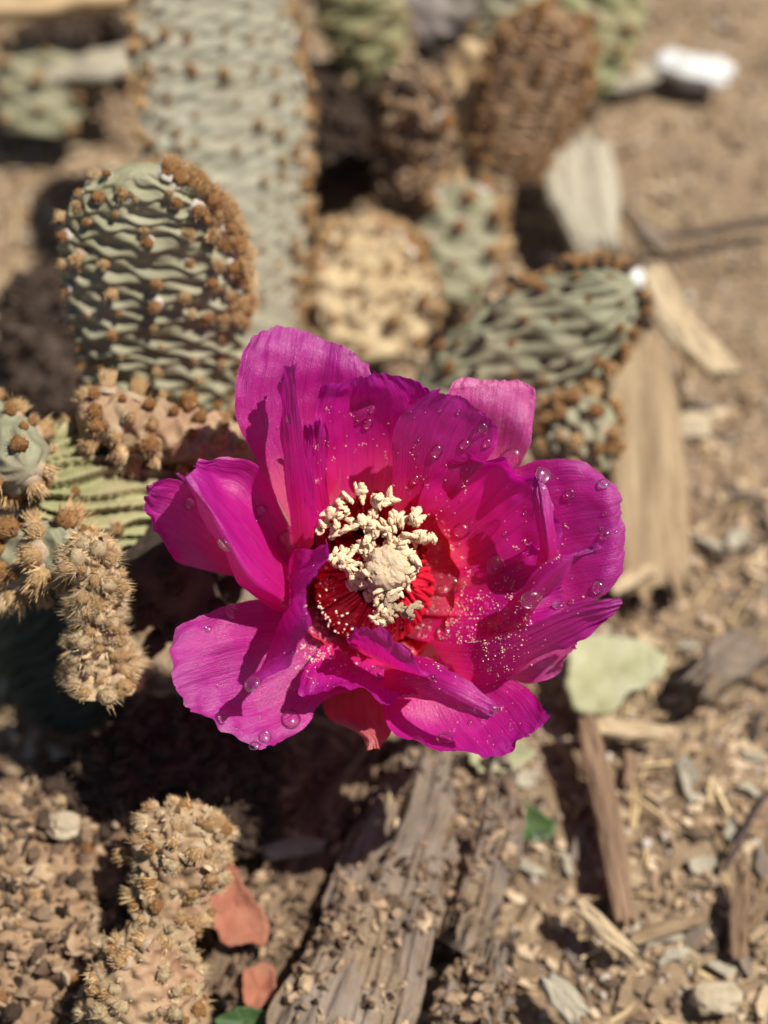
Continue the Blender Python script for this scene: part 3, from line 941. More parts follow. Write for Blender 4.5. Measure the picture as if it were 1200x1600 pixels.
petal([[(515, 930, -2.2), (535, 960, -2.3), (555, 985, -2.3), (590, 1010, -2.2)],
       [(470, 955, -1.5), (500, 985, -1.6), (530, 1015, -1.6), (570, 1070, -1.5)],
       [(410, 937, -1.0), (430, 1000, -1.4), (470, 1050, -1.4), (507, 1097, -1.2)],
       [(345, 946, -1.0), (360, 1010, -.8), (400, 1090, -1.1), (482, 1135, -1.0)],
       [(290, 966, -.8), (290, 1030, -.4), (340, 1110, -.6), (440, 1168, -.8)],
       [(264, 988, -.65), (264, 1050, -.15), (292, 1118, -.15), (400, 1176, -.6)]], 'petal_outer', 'large lower left petal with frosted upper edge', 8, mucro=((.66, .05), (.99, .04)))
# middle layer
petal([[(480, 870, -1.5), (470, 905, -1.6), (468, 945, -1.2), (462, 965, -1.5)],
       [(440, 795, -1.1), (425, 850, -1.2), (436, 928, -.35), (418, 945, -.9)],
       [(412, 730, -.8), (380, 785, -.9), (388, 888, .15), (368, 905, -.35)],
       [(360, 711, -.6), (335, 755, -.65), (335, 800, .45), (312, 820, -.05)],
       [(298, 724, -.4), (292, 730, -.2), (284, 732, .5), (266, 718, .3)]], 'petal_mid', 'left petal with its lower edge rolled up', 9)
petal([[(535, 850, -2.3), (565, 830, -2.4), (605, 830, -2.4), (635, 850, -2.3)],
       [(510, 802, -1.6), (560, 782, -1.75), (610, 782, -1.75), (655, 807, -1.6)],
       [(490, 745, -1.1), (555, 705, -1.35), (620, 705, -1.35), (665, 745, -1.2)],
       [(485, 690, -.65), (550, 650, -.9), (620, 655, -.9), (690, 685, -.75)],
       [(498, 628, -.30), (550, 608, -.48), (612, 615, -.5), (680, 645, -.45)],
       [(505, 596, -.05), (550, 590, -.25), (588, 570, -.28), (650, 620, -.25)]], 'petal', 'upright top petal behind the stamens', 10, wave=.2, mucro=((.62, .05),))
petal([[(615, 805, -1.5), (640, 800, -1.5), (665, 800, -1.5), (690, 800, -1.5)],
       [(612, 730, -.9), (650, 735, -.95), (690, 745, -.9), (728, 760, -.85)],
       [(614, 665, -.35), (660, 675, -.45), (715, 690, -.5), (768, 712, -.45)],
       [(645, 628, -.05), (685, 635, -.1), (735, 650, -.15), (782, 682, -.25)],
       [(682, 600, .05), (705, 610, .05), (735, 628, 0), (770, 652, -.1)]], 'petal_mid', 'top petal overlapping on the right with a spiked tip', 11, mucro=((.1, .05),))
petal([[(622, 985, -2.3), (628, 960, -2.35), (632, 925, -2.35), (632, 890, -2.3)],
       [(655, 1002, -1.65), (672, 965, -1.75), (680, 925, -1.75), (682, 890, -1.7)],
       [(720, 1008, -1.1), (735, 965, -1.25), (745, 920, -1.3), (755, 880, -1.2)],
       [(800, 990, -.5), (812, 955, -.85), (825, 915, -.85), (835, 875, -.7)],
       [(885, 955, -.35), (890, 930, -.65), (890, 900, -.65), (885, 870, -.55)]], 'petal', 'lower right inner petal dusted with pollen', 12)
petal([[(625, 835, -2.3), (632, 860, -2.4), (634, 900, -2.4), (630, 950, -2.3)],
       [(652, 812, -1.6), (670, 850, -1.8), (677, 900, -1.8), (670, 962, -1.7)],
       [(655, 770, -.95), (725, 815, -1.4), (745, 885, -1.45), (735, 965, -1.3)],
       [(685, 735, -.65), (775, 765, -1.0), (805, 850, -1.1), (800, 945, -1.1)],
       [(710, 718, -.50), (805, 738, -.72), (852, 820, -.82), (845, 915, -.85)],
       [(735, 705, -.38), (834, 728, -.50), (876, 810, -.65), (872, 890, -.65)]], 'petal', 'large concave right inner petal', 13, crump=.13, wave=.2)
# front folds
petal([[(462, 870, -1.4), (475, 870, -1.2), (490, 850, -.9)],
       [(450, 780, -1.0), (470, 770, -.4), (492, 790, .15)],
       [(443, 690, -.7), (458, 680, -.1), (477, 690, .42)],
       [(442, 610, -.5), (452, 610, 0), (464, 615, .42)],
       [(452, 572, -.2), (455, 564, .3), (458, 560, .6)]], 'petal_mid', 'narrow petal standing edge on at upper left', 14)
petal([[(440, 985, -1.9), (455, 955, -2.0), (462, 905, -1.9), (460, 865, -1.8)],
       [(425, 1000, -1.4), (440, 960, -1.35), (450, 905, -1.3), (450, 862, -1.3)],
       [(400, 1060, -.4), (448, 985, -.4), (458, 912, -.5), (470, 856, -.7)],
       [(376, 1074, .1), (466, 1000, .35), (470, 930, .3), (492, 847, -.2)],
       [(402, 1086, .5), (484, 972, .85), (488, 926, .85), (527, 836, .4)]], 'petal_mid', 'inner left petal curling over the stamens', 15, rag=.06)
petal([[(740, 990, -1.4), (745, 1000, -1.2), (755, 1008, -1.5)],
       [(800, 940, -.3), (805, 962, -.05), (815, 988, -.6)],
       [(850, 885, .2), (850, 906, .4), (850, 930, -.1)],
       [(895, 856, .4), (890, 875, .6), (888, 902, .2)],
       [(945, 836, .5), (944, 846, .6), (940, 862, .4)]], 'petal_mid', 'narrow rolled petal pointing right', 16)
petal([[(670, 1000, -1.4), (690, 1030, -1.4), (720, 1060, -1.4)],
       [(745, 1003, -.3), (755, 1036, -.5), (770, 1070, -.9)],
       [(830, 977, .35), (835, 1002, 0), (845, 1030, -.5)],
       [(925, 937, .6), (912, 965, .3), (900, 1000, -.1)],
       [(976, 942, .5), (974, 948, .4), (950, 975, .2)]], 'petal_mid', 'pointed lower right petal folded along its length', 17, rag=.05)
petal([[(600, 1040, -1.0), (600, 1070, -.9), (600, 1092, -1.0)],
       [(660, 1025, -.4), (655, 1065, -.2), (655, 1094, -.6)],
       [(722, 1062, .1), (712, 1085, .25), (705, 1103, -.2)],
       [(786, 1113, .1), (781, 1118, .2), (776, 1121, 0)]], 'petal_mid', 'lower petal narrowing to a rolled tip', 18)
petal([[(540, 980, -2.0), (570, 1000, -2.1), (610, 1008, -2.1), (640, 1000, -2.0)],
       [(502, 1008, -1.35), (552, 1024, -1.45), (612, 1036, -1.45), (660, 1040, -1.3)],
       [(472, 1044, -.95), (540, 1054, -1.0), (602, 1064, -1.0), (658, 1068, -.85)],
       [(454, 1072, -.5), (525, 1080, -.35), (600, 1092, -.3), (656, 1088, -.4)]], 'petal', 'short bottom petal opening under the throat', 19)
petal([[(548, 1012, -1.1), (592, 1034, -.9), (640, 1058, -.8), (670, 1070, -.9)],
       [(538, 1001, -.5), (582, 1003, -.05), (636, 1036, .1), (682, 1062, -.1)],
       [(546, 990, -.1), (567, 974, .3), (628, 1006, .4), (690, 1056, .2)]], 'petal_mid', 'petal tip curling up over the lower throat', 20, rag=.1)
petal([[(668, 925, -1.75), (672, 940, -1.8), (676, 955, -1.8), (676, 975, -1.75)],
       [(740, 895, -1.25), (745, 925, -1.3), (748, 955, -1.3), (745, 985, -1.2)],
       [(805, 865, -.85), (812, 900, -.85), (812, 940, -.85), (805, 975, -.7)],
       [(838, 842, -.55), (858, 875, -.5), (856, 915, -.5), (838, 950, -.35)]], 'petal', 'ruffled inner petal below the concave right one', 22, rag=.16, wave=.22)
petal([[(500, 870, -1.6), (512, 850, -1.65), (525, 835, -1.6)],
       [(478, 790, -1.1), (495, 775, -1.2), (512, 760, -1.15)],
       [(474, 720, -.8), (492, 700, -.75), (512, 690, -.8)],
       [(482, 665, -.6), (492, 650, -.45), (505, 648, -.55)]], 'petal_mid', 'narrow petal between the blade and the upright top petal', 23)
petal([[(838, 905, -.7), (852, 905, -.5), (864, 908, -.8)],
       [(840, 835, -.2), (856, 842, .1), (870, 848, -.2)],
       [(831, 738, -.1), (838, 735, .05), (848, 745, -.1)]], 'petal_mid', 'thin folded petal edge along the concave right petal', 21)


# throat of the flower
def throat():
    nr, na = 26, 64
    V = []
    for j in range(nr):
        s = j / (nr - 1)
        h = -1.35 - 1.7 * s ** 1.1
        rad = 1.25 * (1 - s ** 1.6) ** 0.6 + 0.12
        for i in range(na):
            a = i / na * 2 * math.pi
            rr = rad * (1 + 0.03 * math.sin(a * 17) + 0.02 * math.sin(a * 9 + 1))
            V.append(tuple(Qd(588 + rr * 92 * math.cos(a), 908 - rr * 100 * math.sin(a), h) - FLOWER.location))
    link('throat', mesh_of('throat', V, grid_faces(na, nr, True), [M['cup']]), FLOWER)
    V = []
    for j in range(8):
        s = j / 7
        for i in range(48):
            a = i / 48 * 2 * math.pi
            rr = .85 + 1.0 * s
            V.append(tuple(Qd(588 + rr * 88 * math.cos(a), 915 - rr * 90 * math.sin(a), -2.45 + .35 * s * s) - FLOWER.location))
    link('receptacle', mesh_of('receptacle', V, grid_faces(48, 8, True), [M['petal']]), FLOWER)
    # ovary below the petals
    V = []
    for j in range(16):
        s = j / 15
        h = -2.55 - 1.5 * s
        rad = 1.0 * (1 - 0.35 * s) * (1 if j else .9)
        for i in range(28):
            a = i / 28 * 2 * math.pi
            rr = rad * (1 + .04 * math.sin(a * 5 + j))
            V.append(tuple(Qd(590 + rr * 90 * math.cos(a), 920 - rr * 90 * math.sin(a), h) - FLOWER.location))
    link('ovary', mesh_of('ovary', V, grid_faces(28, 16, True), [M['pad_olive']]), FLOWER)


throat()


# stamens
def crumb_mesh(name, seed, mat):
    iv, jf = ico(3)
    rng = np.random.default_rng(seed)
    V, F, off = [], [], 0
    for k in range(3):
        d = 1 + 0.16 * vnoise(iv * 6 + seed, seed + 3) + 0.30 * vnoise(iv * 2.3 + seed + k * 3, seed) + rng.normal(0, .05, len(iv))
        ax = np.array([rng.uniform(.8, 1.3), rng.uniform(.45, .7), rng.uniform(.4, .6)])
        v = iv * d[:, None] * ax * 0.62 + np.array([rng.normal(0, .45), rng.normal(0, .28), rng.normal(0, .12)])
        V.append(v); F.append(jf + off); off += len(v)
    return mesh_of(name, np.concatenate(V), np.concatenate(F), [mat])


ANTH = [crumb_mesh('anther', 60 + k, M['anther']) for k in range(7)]
ANTHW = [crumb_mesh('anther', 80 + k, M['stigma']) for k in range(4)]
CL = [(560, 773, 4, 6, 10, -.55), (590, 782, 4, 9, 9, -.5), (608, 788, 5, 10, 12, -.5), (535, 795, 6, 10, 14, -.5), (515, 804, 5, 12, 6, -.5),
      (522, 828, 9, 22, 6, -.55), (555, 818, 6, 16, 8, -.55), (578, 816, 8, 14, 14, -.55), (606, 822, 4, 6, 8, -.6), (620, 815, 4, 8, 6, -.55),
      (650, 812, 6, 7, 12, -.45), (646, 838, 5, 14, 5, -.5), (660, 845, 6, 12, 6, -.5), (570, 852, 6, 8, 10, -.65), (580, 862, 5, 8, 8, -.6),
      (530, 868, 8, 12, 8, -.5), (545, 884, 8, 14, 8, -.55), (558, 900, 6, 12, 6, -.55), (565, 912, 8, 16, 8, -.55), (590, 930, 9, 18, 7, -.5),
      (620, 855, 5, 10, 6, -.5), (640, 868, 7, 8, 12, -.45), (646, 888, 6, 6, 10, -.45), (638, 905, 6, 8, 8, -.5), (618, 922, 5, 8, 8, -.45), (585, 868, 6, 8, 6, -.4), (630, 858, 6, 8, 6, -.35), (640, 885, 6, 5, 12, -.3), (600, 918, 7, 12, 5, -.35), (572, 895, 6, 6, 10, -.4), (612, 846, 5, 8, 4, -.5)]
CLW = [(612, 938, 6, 8, 12, -.35), (622, 950, 5, 10, 8, -.35), (588, 972, 6, 16, 6, -.3), (605, 965, 6, 14, 7, -.3), (640, 952, 5, 6, 14, -.4)]
rngs = np.random.default_rng(5)
FLOC = FLOWER.location


def stamen(px, py, h, me, s):
    top = Qd(px, py, h)
    a = math.atan2(908 - py, px - 588)
    rr = 0.45 * min(1, math.hypot(px - 588, py - 908) / 100)
    b = Qd(588 + 92 * rr * math.cos(a) + rngs.normal(0, 9), 915 - 100 * rr * math.sin(a) + rngs.normal(0, 9), -2.6)
    k = np.linspace(0, 1, 7)[:, None]
    b_, t_ = np.array(b - FLOC), np.array(top - FLOC)
    side = np.array(RIGHT * math.cos(a) + UP * math.sin(a)) * 0.22
    pts = b_ + (t_ - b_) * k + side * np.sin(k * math.pi)
    V, F = tube_np(pts, np.linspace(.050, .032, 7), 6)
    o = link('stamen', mesh_of('stamen', V, F, [M['filament']]), FLOWER)
    fr = frame(Vector(-FWD) + Vector(rngs.normal(0, .35, 3)), Vector(rngs.normal(0, 1, 3)))
    link('anther', me, o, Matrix.Translation(top - FLOC) @ fr.to_4x4() @ Matrix.Diagonal((s, s, s, 1)))


for (px, py, n_, sx, sy, h) in CL:
    for k in range(n_):
        stamen(px + rngs.normal(0, sx * .62), py + rngs.normal(0, sy * .62), h + rngs.normal(0, .08), ANTH[int(rngs.integers(7))], rngs.uniform(.095, .15))
for (px, py, n_, sx, sy, h) in CLW:
    for k in range(n_):
        stamen(px + rngs.normal(0, sx * .62), py + rngs.normal(0, sy * .62), h + rngs.normal(0, .06), (ANTHW + ANTH[:2])[int(rngs.integers(6))], rngs.uniform(.09, .14))
# lit filaments running from the lower left rim of the throat up to the anthers
VV, FF, off = [], [], 0
for k in range(260):
    a = rngs.uniform(R(165), R(300)) if k < 120 else rngs.uniform(R(-60), R(165))
    b = Qd(586 + 92 * math.cos(a) * rngs.uniform(.9, 1.0), 918 - 86 * math.sin(a) * rngs.uniform(.9, 1.02), rngs.uniform(-1.65, -1.4)) - FLOC
    t = Qd(598 + 45 * math.cos(a + rngs.normal(0, .1)), 905 - 45 * math.sin(a + rngs.normal(0, .1)), rngs.uniform(-1.0, -.65)) - FLOC
    kk = np.linspace(0, 1, 7)[:, None]
    V, F = tube_np(np.array(b) + np.array(t - b) * kk + np.array(-FWD) * rngs.uniform(.0, .18) * np.sin(kk * 3.14), np.linspace(.050, .030, 7), 6)
    VV.append(V); FF.append(F + off); off += len(V)
tag(link('outer_filaments', mesh_of('outer_filaments', np.concatenate(VV), np.concatenate(FF), [M['filament']]), FLOWER), None, None, None, 'stuff')
# inner bare filaments
VV, FF, off = [], [], 0
for k in range(210):
    a = rngs.uniform(0, 2 * math.pi); r0 = rngs.uniform(.2, .75); r1 = r0 + rngs.uniform(.05, .28)
    b = Qd(588 + 92 * r0 * math.cos(a), 912 - 100 * r0 * math.sin(a), -2.7) - FLOC
    t = Qd(588 + 92 * r1 * math.cos(a + .1), 908 - 100 * r1 * math.sin(a + .1), rngs.uniform(-1.7, -.95)) - FLOC
    kk = np.linspace(0, 1, 5)[:, None]
    V, F = tube_np(np.array(b) + np.array(t - b) * kk + np.array(RIGHT * math.cos(a) + UP * math.sin(a)) * .1 * np.sin(kk * 3.14), np.linspace(.055, .03, 5), 6)
    VV.append(V); FF.append(F + off); off += len(V)
tag(link('filaments', mesh_of('filaments', np.concatenate(VV), np.concatenate(FF), [M['filament']]), FLOWER), None, None, None, 'stuff')


def stigma():
    c0 = Qd(606, 886, -.38) - FLOC
    iv, jf = ico(5)
    lobes = np.array([[math.cos(a), math.sin(a), .35] for a in np.arange(8) / 8 * 2 * math.pi])
    lobes /= np.linalg.norm(lobes, axis=1, keepdims=True)
    prox = (iv @ lobes.T).max(1)
    d = 0.345 * (1 + 0.16 * (prox - .9) * 6 + 0.10 * fbm(iv * 3.5, 3, 3) + .05 * vnoise(iv * 15, 9))
    v = iv * d[:, None] * np.array([1, 1, .85])
    fr = np.array(frame(-FWD))
    v = v @ fr.T + np.array(c0)
    o = link('stigma', mesh_of('stigma', v, jf, [M['stigma']]), FLOWER)
    b = Qd(596, 912, -2.9) - FLOC
    k = np.linspace(0, 1, 12)[:, None]
    V, F = tube_np(np.array(b) + (np.array(c0) - np.array(b)) * k, np.linspace(.13, .17, 12), 14)
    link('style', mesh_of('style', V, F, [M['filament']]), FLOWER)


stigma()

# ------------------------------------------------------------------ water drops and pollen resting on the petals
PVa, PFa = np.concatenate(PV), np.concatenate(PF)
BVH = BVHTree.FromPolygons([Vector(q) for q in PVa], [tuple(int(k) for k in q) for q in PFa])


def on_petal(px, py):
    r = ray(px, py).normalized()
    loc, nor, idx, dist = BVH.ray_cast(CAM, r, 100)
    if loc is None:
        return None, None
    if nor.dot(r) > 0:
        nor = -nor
    return loc, nor


DROPV, DROPF = ico(3)
DROP = []
for k in range(4):
    rg = np.random.default_rng(k)
    v_ = DROPV.copy()
    v_ = v_ * (1 + 0.05 * vnoise(v_ * 1.3 + k * 5, k))[:, None]
    v_[:, 2] = np.where(v_[:, 2] < 0, v_[:, 2] * .25, v_[:, 2] * .8)
    DROP.append(mesh_of('water_drop', v_, DROPF, [M['water']]))
GW = 'water drops on the petals'


def drop(px, py, rpx, label, k=0, sx=1.0):
    loc, nor = on_petal(px, py)
    if loc is None:
        return
    r = rpx / pxcm(loc)
    fr = frame(nor, RIGHT)
    o = link('water_drop', DROP[k % 4], None, Matrix.Translation(loc + nor * r * .12) @ fr.to_4x4() @ Matrix.Diagonal((r * sx, r, r * .8, 1)))
    tag(o, label, 'water drop', GW)


BIG = [(408, 798, 10, 'round ringed water drop on the left petal'),
       (448, 843, 14, 'long clear water drop low on the left petal near the fold'),
       (362, 955, 12, 'ringed water drop on the upper edge of the lower left petal'),
       (325, 983, 6, 'small ringed drop in the frosted part of the lower left petal'),
       (395, 1070, 12, 'water drop in the crook of the inner left petal'),
       (455, 1125, 18, 'broad flat water drop in the shade of the lower left petal'),
       (415, 1152, 11, 'knobbly water drop near the lowest tip of the lower left petal'),
       (398, 1166, 8, 'water drop at the lowest tip of the lower left petal'),
       (683, 704, 11, 'water drop on the top right petal nearest the stamens'),
       (754, 667, 9, 'water drop near the outer edge of the top right petal'),
       (727, 694, 8, 'flat oval drop in the middle of the top right petal'),
       (762, 692, 8, 'water drop hanging at the right edge of the top right petal'),
       (800, 715, 17, 'large pale dome of water on the silvery upper right petal'),
       (722, 828, 12, 'round pink drop in the middle of the concave right petal'),
       (775, 883, 17, 'largest clear drop on the concave right petal'),
       (707, 912, 15, 'pale drop near the throat on the right petal'),
       (830, 935, 16, 'long bright drop along the right rolled petal'),
       (696, 988, 14, 'round clear drop on the pollen dusted lower right petal'),
       (874, 947, 10, 'round clear drop above the pointed lower right petal'),
       (893, 940, 5, 'small drop beside the round one above the pointed petal'),
       (935, 918, 11, 'ringed drop at the lower rim of the broad right petal'),
       (944, 757, 10, 'drop near the top rim of the broad right petal'),
       (848, 743, 12, 'flat drop at the inner end of the broad right petal'),
       (892, 770, 8, 'flat drop in the upper middle of the broad right petal'),
       (945, 836, 8, 'ringed drop above the tip of the narrow rolled petal'),
       (592, 1053, 14, 'domed clear drop on the curled bottom petal'),
       (556, 1050, 8, 'small domed drop left of the larger one on the bottom petal'),
       (695, 1155, 13, 'knobbly drop low on the broad bottom petal'),
       (770, 1110, 9, 'bright drop on the rolled tip of the lower petal'),
       (453, 905, 8, 'drop on the inner left petal beside the stamens'),
       (447, 945, 9, 'drop below the inner left petal tip'),
       (456, 940, 7, 'second drop touching the one below the inner left petal tip'),
       (296, 787, 10, 'drop at the fold of the far left petal'),
       (352, 850, 12, 'dark drop on the rolled edge of the left petal'),
       (640, 746, 0, ''),
       (582, 640, 6, 'small drop high on the upright top petal'),
       (575, 661, 9, 'drop on the upper half of the upright top petal'),
       (452, 655, 8, 'drop on the narrow edge on petal'),
       (550, 552, 5, 'tiny drop on the rim of the broad upper left petal'),
       (650, 748, 8, 'drop at the lower right of the upright top petal')]
for k, (px, py, r, lb) in enumerate(BIG):
    if r:
        drop(px, py, r, lb, k, 1 + 0.15 * math.sin(k * 2.1))
rd = np.random.default_rng(21)
REG = [((300, 560, 440, 720), 9, 'tiny water bead on the left side of the flower'), ((400, 780, 520, 960), 12, 'tiny water bead on the inner left petals'),
       ((500, 640, 760, 760), 10, 'tiny water bead on the top petals'), ((840, 730, 975, 940), 14, 'tiny water bead on the broad right petal'),
       ((290, 980, 480, 1150), 14, 'tiny water bead on the lower left petal'), ((620, 1080, 840, 1170), 14, 'tiny water bead on the broad bottom petal'),
       ((680, 780, 840, 1000), 14, 'tiny water bead on the right inner petals')]
for (x0, y0, x1, y1), n_, lb in REG:
    for k in range(n_):
        drop(rd.uniform(x0, x1), rd.uniform(y0, y1), rd.uniform(1.8, 4.2), lb, k, rd.uniform(.8, 1.2))


def pollen():
    iv, jf = ico(1)
    VV, FF, off = [], [], 0
    rp = np.random.default_rng(33)
    spots = []
    for _ in range(420):          # right side
        spots.append((rp.normal(745, 55), rp.normal(975, 42), rp.uniform(.8, 2.4)))
    for _ in range(70):
        spots.append((rp.normal(690, 40), rp.normal(900, 60), rp.uniform(.8, 2.2)))
    for _ in range(80):          # lower left of the throat
        spots.append((rp.normal(510, 32), rp.normal(1030, 26), rp.uniform(.8, 2.6)))
    for _ in range(110):
        spots.append((rp.normal(495 + 0, 14), rp.normal(985, 30), rp.uniform(.9, 3)))
    for _ in range(60):
        spots.append((rp.uniform(660, 900), rp.uniform(740, 960), rp.uniform(.8, 2)))
    for _ in range(60):
        spots.append((rp.uniform(480, 700), rp.uniform(640, 780), rp.uniform(.6, 1.6)))
    for _ in range(60):
        spots.append((rp.uniform(620, 820), rp.uniform(1000, 1170), rp.uniform(.6, 1.6)))
    more = []
    for px, py, s in spots:
        if rp.random() < .16:
            for _ in range(int(rp.integers(3, 9))):
                more.append((px + rp.normal(0, 3.0), py + rp.normal(0, 3.0), s * .8))
    for px, py, s in spots + more:
        loc, nor = on_petal(px, py)
        if loc is None:
            continue
        r = (.55 + (s - .6) * .75 * rp.random() ** 2) / 97
        v = iv * (1 + rp.normal(0, .25, (len(iv), 1))) * r * rp.uniform(.6, 1.4, 3) + np.array(loc + nor * r * .5)
        VV.append(v); FF.append(jf + off); off += len(v)
    # on the red filaments
    for _ in range(520):
        a = rp.uniform(0, 2 * math.pi); q = math.sqrt(rp.random()) * .95
        px, py = 575 + 85 * q * math.cos(a), 930 + 80 * q * math.sin(a)
        loc = Qd(px, py, rp.uniform(-1.35, -.9))
        r = rp.uniform(.8, 2.4) / 97
        v = iv * (1 + rp.normal(0, .25, (len(iv), 1))) * r * rp.uniform(.6, 1.4, 3) + np.array(loc)
        VV.append(v); FF.append(jf + off); off += len(v)
    tag(link('pollen', mesh_of('pollen', np.concatenate(VV), np.concatenate(FF), [M['pollen']])), 'cream pollen dusted over the petals round the throat', None, None, 'stuff')


pollen()


# ------------------------------------------------------------------ things lying on the soil
M['wood_grey'] = simple('weathered_wood_grey', [(0.25, (0.14, 0.108, 0.086)), (0.5, (0.225, 0.178, 0.142)), (0.75, (0.32, 0.26, 0.205))], 1.2, 0.95, 0.9, 0.10, 5, stretch=(1.1, .5, 1.0))
M['wood_straw'] = simple('split_wood_straw', [(0.3, (0.19, 0.125, 0.07)), (0.5, (0.40, 0.285, 0.17)), (0.7, (0.56, 0.42, 0.26))], 1.6, 0.85, 0.9, 0.10, 5, stretch=(3.6, .22, 1.0))
M['wood_pale'] = simple('pale_wood', [(0.25, (0.40, 0.29, 0.17)), (0.75, (0.68, 0.54, 0.36))], 1.4, 0.85, 0.7, 0.08, 5, stretch=(3.0, .3, 1.0))
M['fibre_white'] = simple('fibre_white', [(0.25, (0.34, 0.29, 0.21)), (0.75, (0.60, 0.54, 0.42))], 1.4, 0.85, 0.9, 0.1, 5, stretch=(3.4, .3, 1.0))
M['bark_red'] = simple('bark_red', [(0.25, (0.15, 0.092, 0.056)), (0.75, (0.33, 0.215, 0.135))], 1.4, 0.85, 0.7, 0.08, 5, stretch=(3.0, .3, 1.0))
M['twig_dark'] = simple('twig_dark', [(0.25, (0.045, 0.032, 0.026)), (0.75, (0.13, 0.095, 0.075))], 2, 0.9, 0.7, 0.05, 8)
M['stone_white'] = simple('stone_white', [(0.25, (0.58, 0.56, 0.53)), (0.75, (0.74, 0.73, 0.71))], 1.5, 0.7, 0.3, 0.05)
M['stone_cream'] = simple('stone_cream', [(0.25, (0.40, 0.31, 0.20)), (0.75, (0.62, 0.52, 0.37))], 2.0, 0.85, 0.8, 0.1, 7)
M['leaf_green'] = simple('leaf_green', [(0.25, (0.028, 0.06, 0.016)), (0.75, (0.07, 0.125, 0.03))], 2, 0.55, 0.3, 0.05, spec=.5)
M['leaf_pale'] = simple('leaf_pale', [(0.25, (0.26, 0.25, 0.12)), (0.5, (0.42, 0.41, 0.24)), (0.75, (0.52, 0.51, 0.36))], 1.3, 0.8, 0.8, 0.12, 4)
M['leaf_red'] = simple('leaf_red', [(0.25, (0.26, 0.10, 0.062)), (0.5, (0.38, 0.145, 0.09)), (0.75, (0.46, 0.22, 0.14))], 2.5, 0.9, 0.7, 0.1, 8)


def slab(name, label, cat, line, mat, thick, seed, nu=26, rag=.18, group=None, dome=0.35, grain=0.06, nl=None):
    """a strip of wood: line = [(px,py,z,width_cm)] along its length; uneven edges, top and underside"""
    P = np.array([tuple(G(a, b, c)) for a, b, c, d in line]); Wd = np.array([d for *_, d in line])
    nl = nl or 10 * len(line)
    s = np.linspace(0, len(line) - 1, nl)
    pts = np.stack([np.interp(s, np.arange(len(line)), P[:, k]) for k in range(3)], 1)
    wd = np.interp(s, np.arange(len(line)), Wd)
    T = np.gradient(pts, axis=0); T /= np.linalg.norm(T, axis=1, keepdims=True)
    S = np.cross(T, [0, 0, 1.0]); S /= np.linalg.norm(S, axis=1, keepdims=True)
    U = np.cross(S, T)
    org = pts.mean(0)
    yax = (pts[-1] - pts[0]) / np.linalg.norm(pts[-1] - pts[0])
    xax = np.cross(yax, [0, 0, 1.0]); xax /= np.linalg.norm(xax)
    zax = np.cross(xax, yax)
    u = np.linspace(-1, 1, nu)
    jag = 1 - rag * (0.5 + .5 * fbm(np.stack([s * 1.7, s * 0 + seed, s * 0], -1), 4, seed))
    jag2 = 1 - rag * (0.5 + .5 * fbm(np.stack([s * 1.7, s * 0 + seed + 50, s * 0], -1), 4, seed + 1))
    uu = np.where(u[None, :] < 0, u[None, :] * jag[:, None], u[None, :] * jag2[:, None])
    # torn ends
    endn = fbm(np.stack([u * 5, u * 0 + seed, u * 0], -1), 4, seed + 3)
    X = pts[:, None] + S[:, None] * (uu * wd[:, None] / 2)[..., None]
    ll = np.linspace(0, 1, nl)[:, None]
    X = X + T[:, None] * ((endn[None, :] * .5 * wd.mean()) * (np.clip((ll - .75) * 4, 0, 1) - np.clip((.25 - ll) * 4, 0, 1)))[..., None]
    gr = fbm(np.stack([np.broadcast_to(u[None] * 9, uu.shape), np.broadcast_to(s[:, None] * .8, uu.shape), uu * 0 + seed], -1), 4, seed + 5)
    lum = fbm(np.stack([np.broadcast_to(u[None] * 2.6, uu.shape), np.broadcast_to(s[:, None] * 1.9, uu.shape), uu * 0 + seed + 5], -1), 4, seed + 15)
    hz = thick * (1 - dome * np.abs(u[None]) ** 2.5) + grain * (gr * .8 + lum * 1.6)
    top = X + U[:, None] * hz[..., None]
    bot = X - U[:, None] * (thick * .15)
    Vt = np.concatenate([top, bot[:, ::-1]], 1)
    k = Vt.shape[1]
    F = grid_faces(k, nl, True).tolist()
    F += [list(range(k))[::-1], [(nl - 1) * k + i for i in range(k)]]
    Rm = np.stack([xax, yax, zax], 1)
    V = (Vt.reshape(-1, 3) - org) @ Rm
    MWm = Matrix.Translation(Vector(org)) @ Matrix(Rm.tolist()).to_4x4()
    o = link(name, mesh_of(name, V, F, [mat]), None, MWm)
    tag(o, label, cat, group)
    return o


def soil_patches():
    nt = M['wood_grey'].node_tree
    p = nt.nodes['Principled BSDF']
    src = p.inputs['Base Color'].links[0].from_socket
    f = ramp(nt, tex(nt, 0.9, 6, 0.72), [(0.46, (0, 0, 0)), (0.60, (0.9, 0.9, 0.9))])
    soilc = ramp(nt, tex(nt, 5, 6, 0.75), [(0.3, (0.12, 0.08, 0.05)), (0.7, (0.36, 0.26, 0.16))])
    nt.links.new(mixc(nt, f, src, soilc), p.inputs['Base Color'])


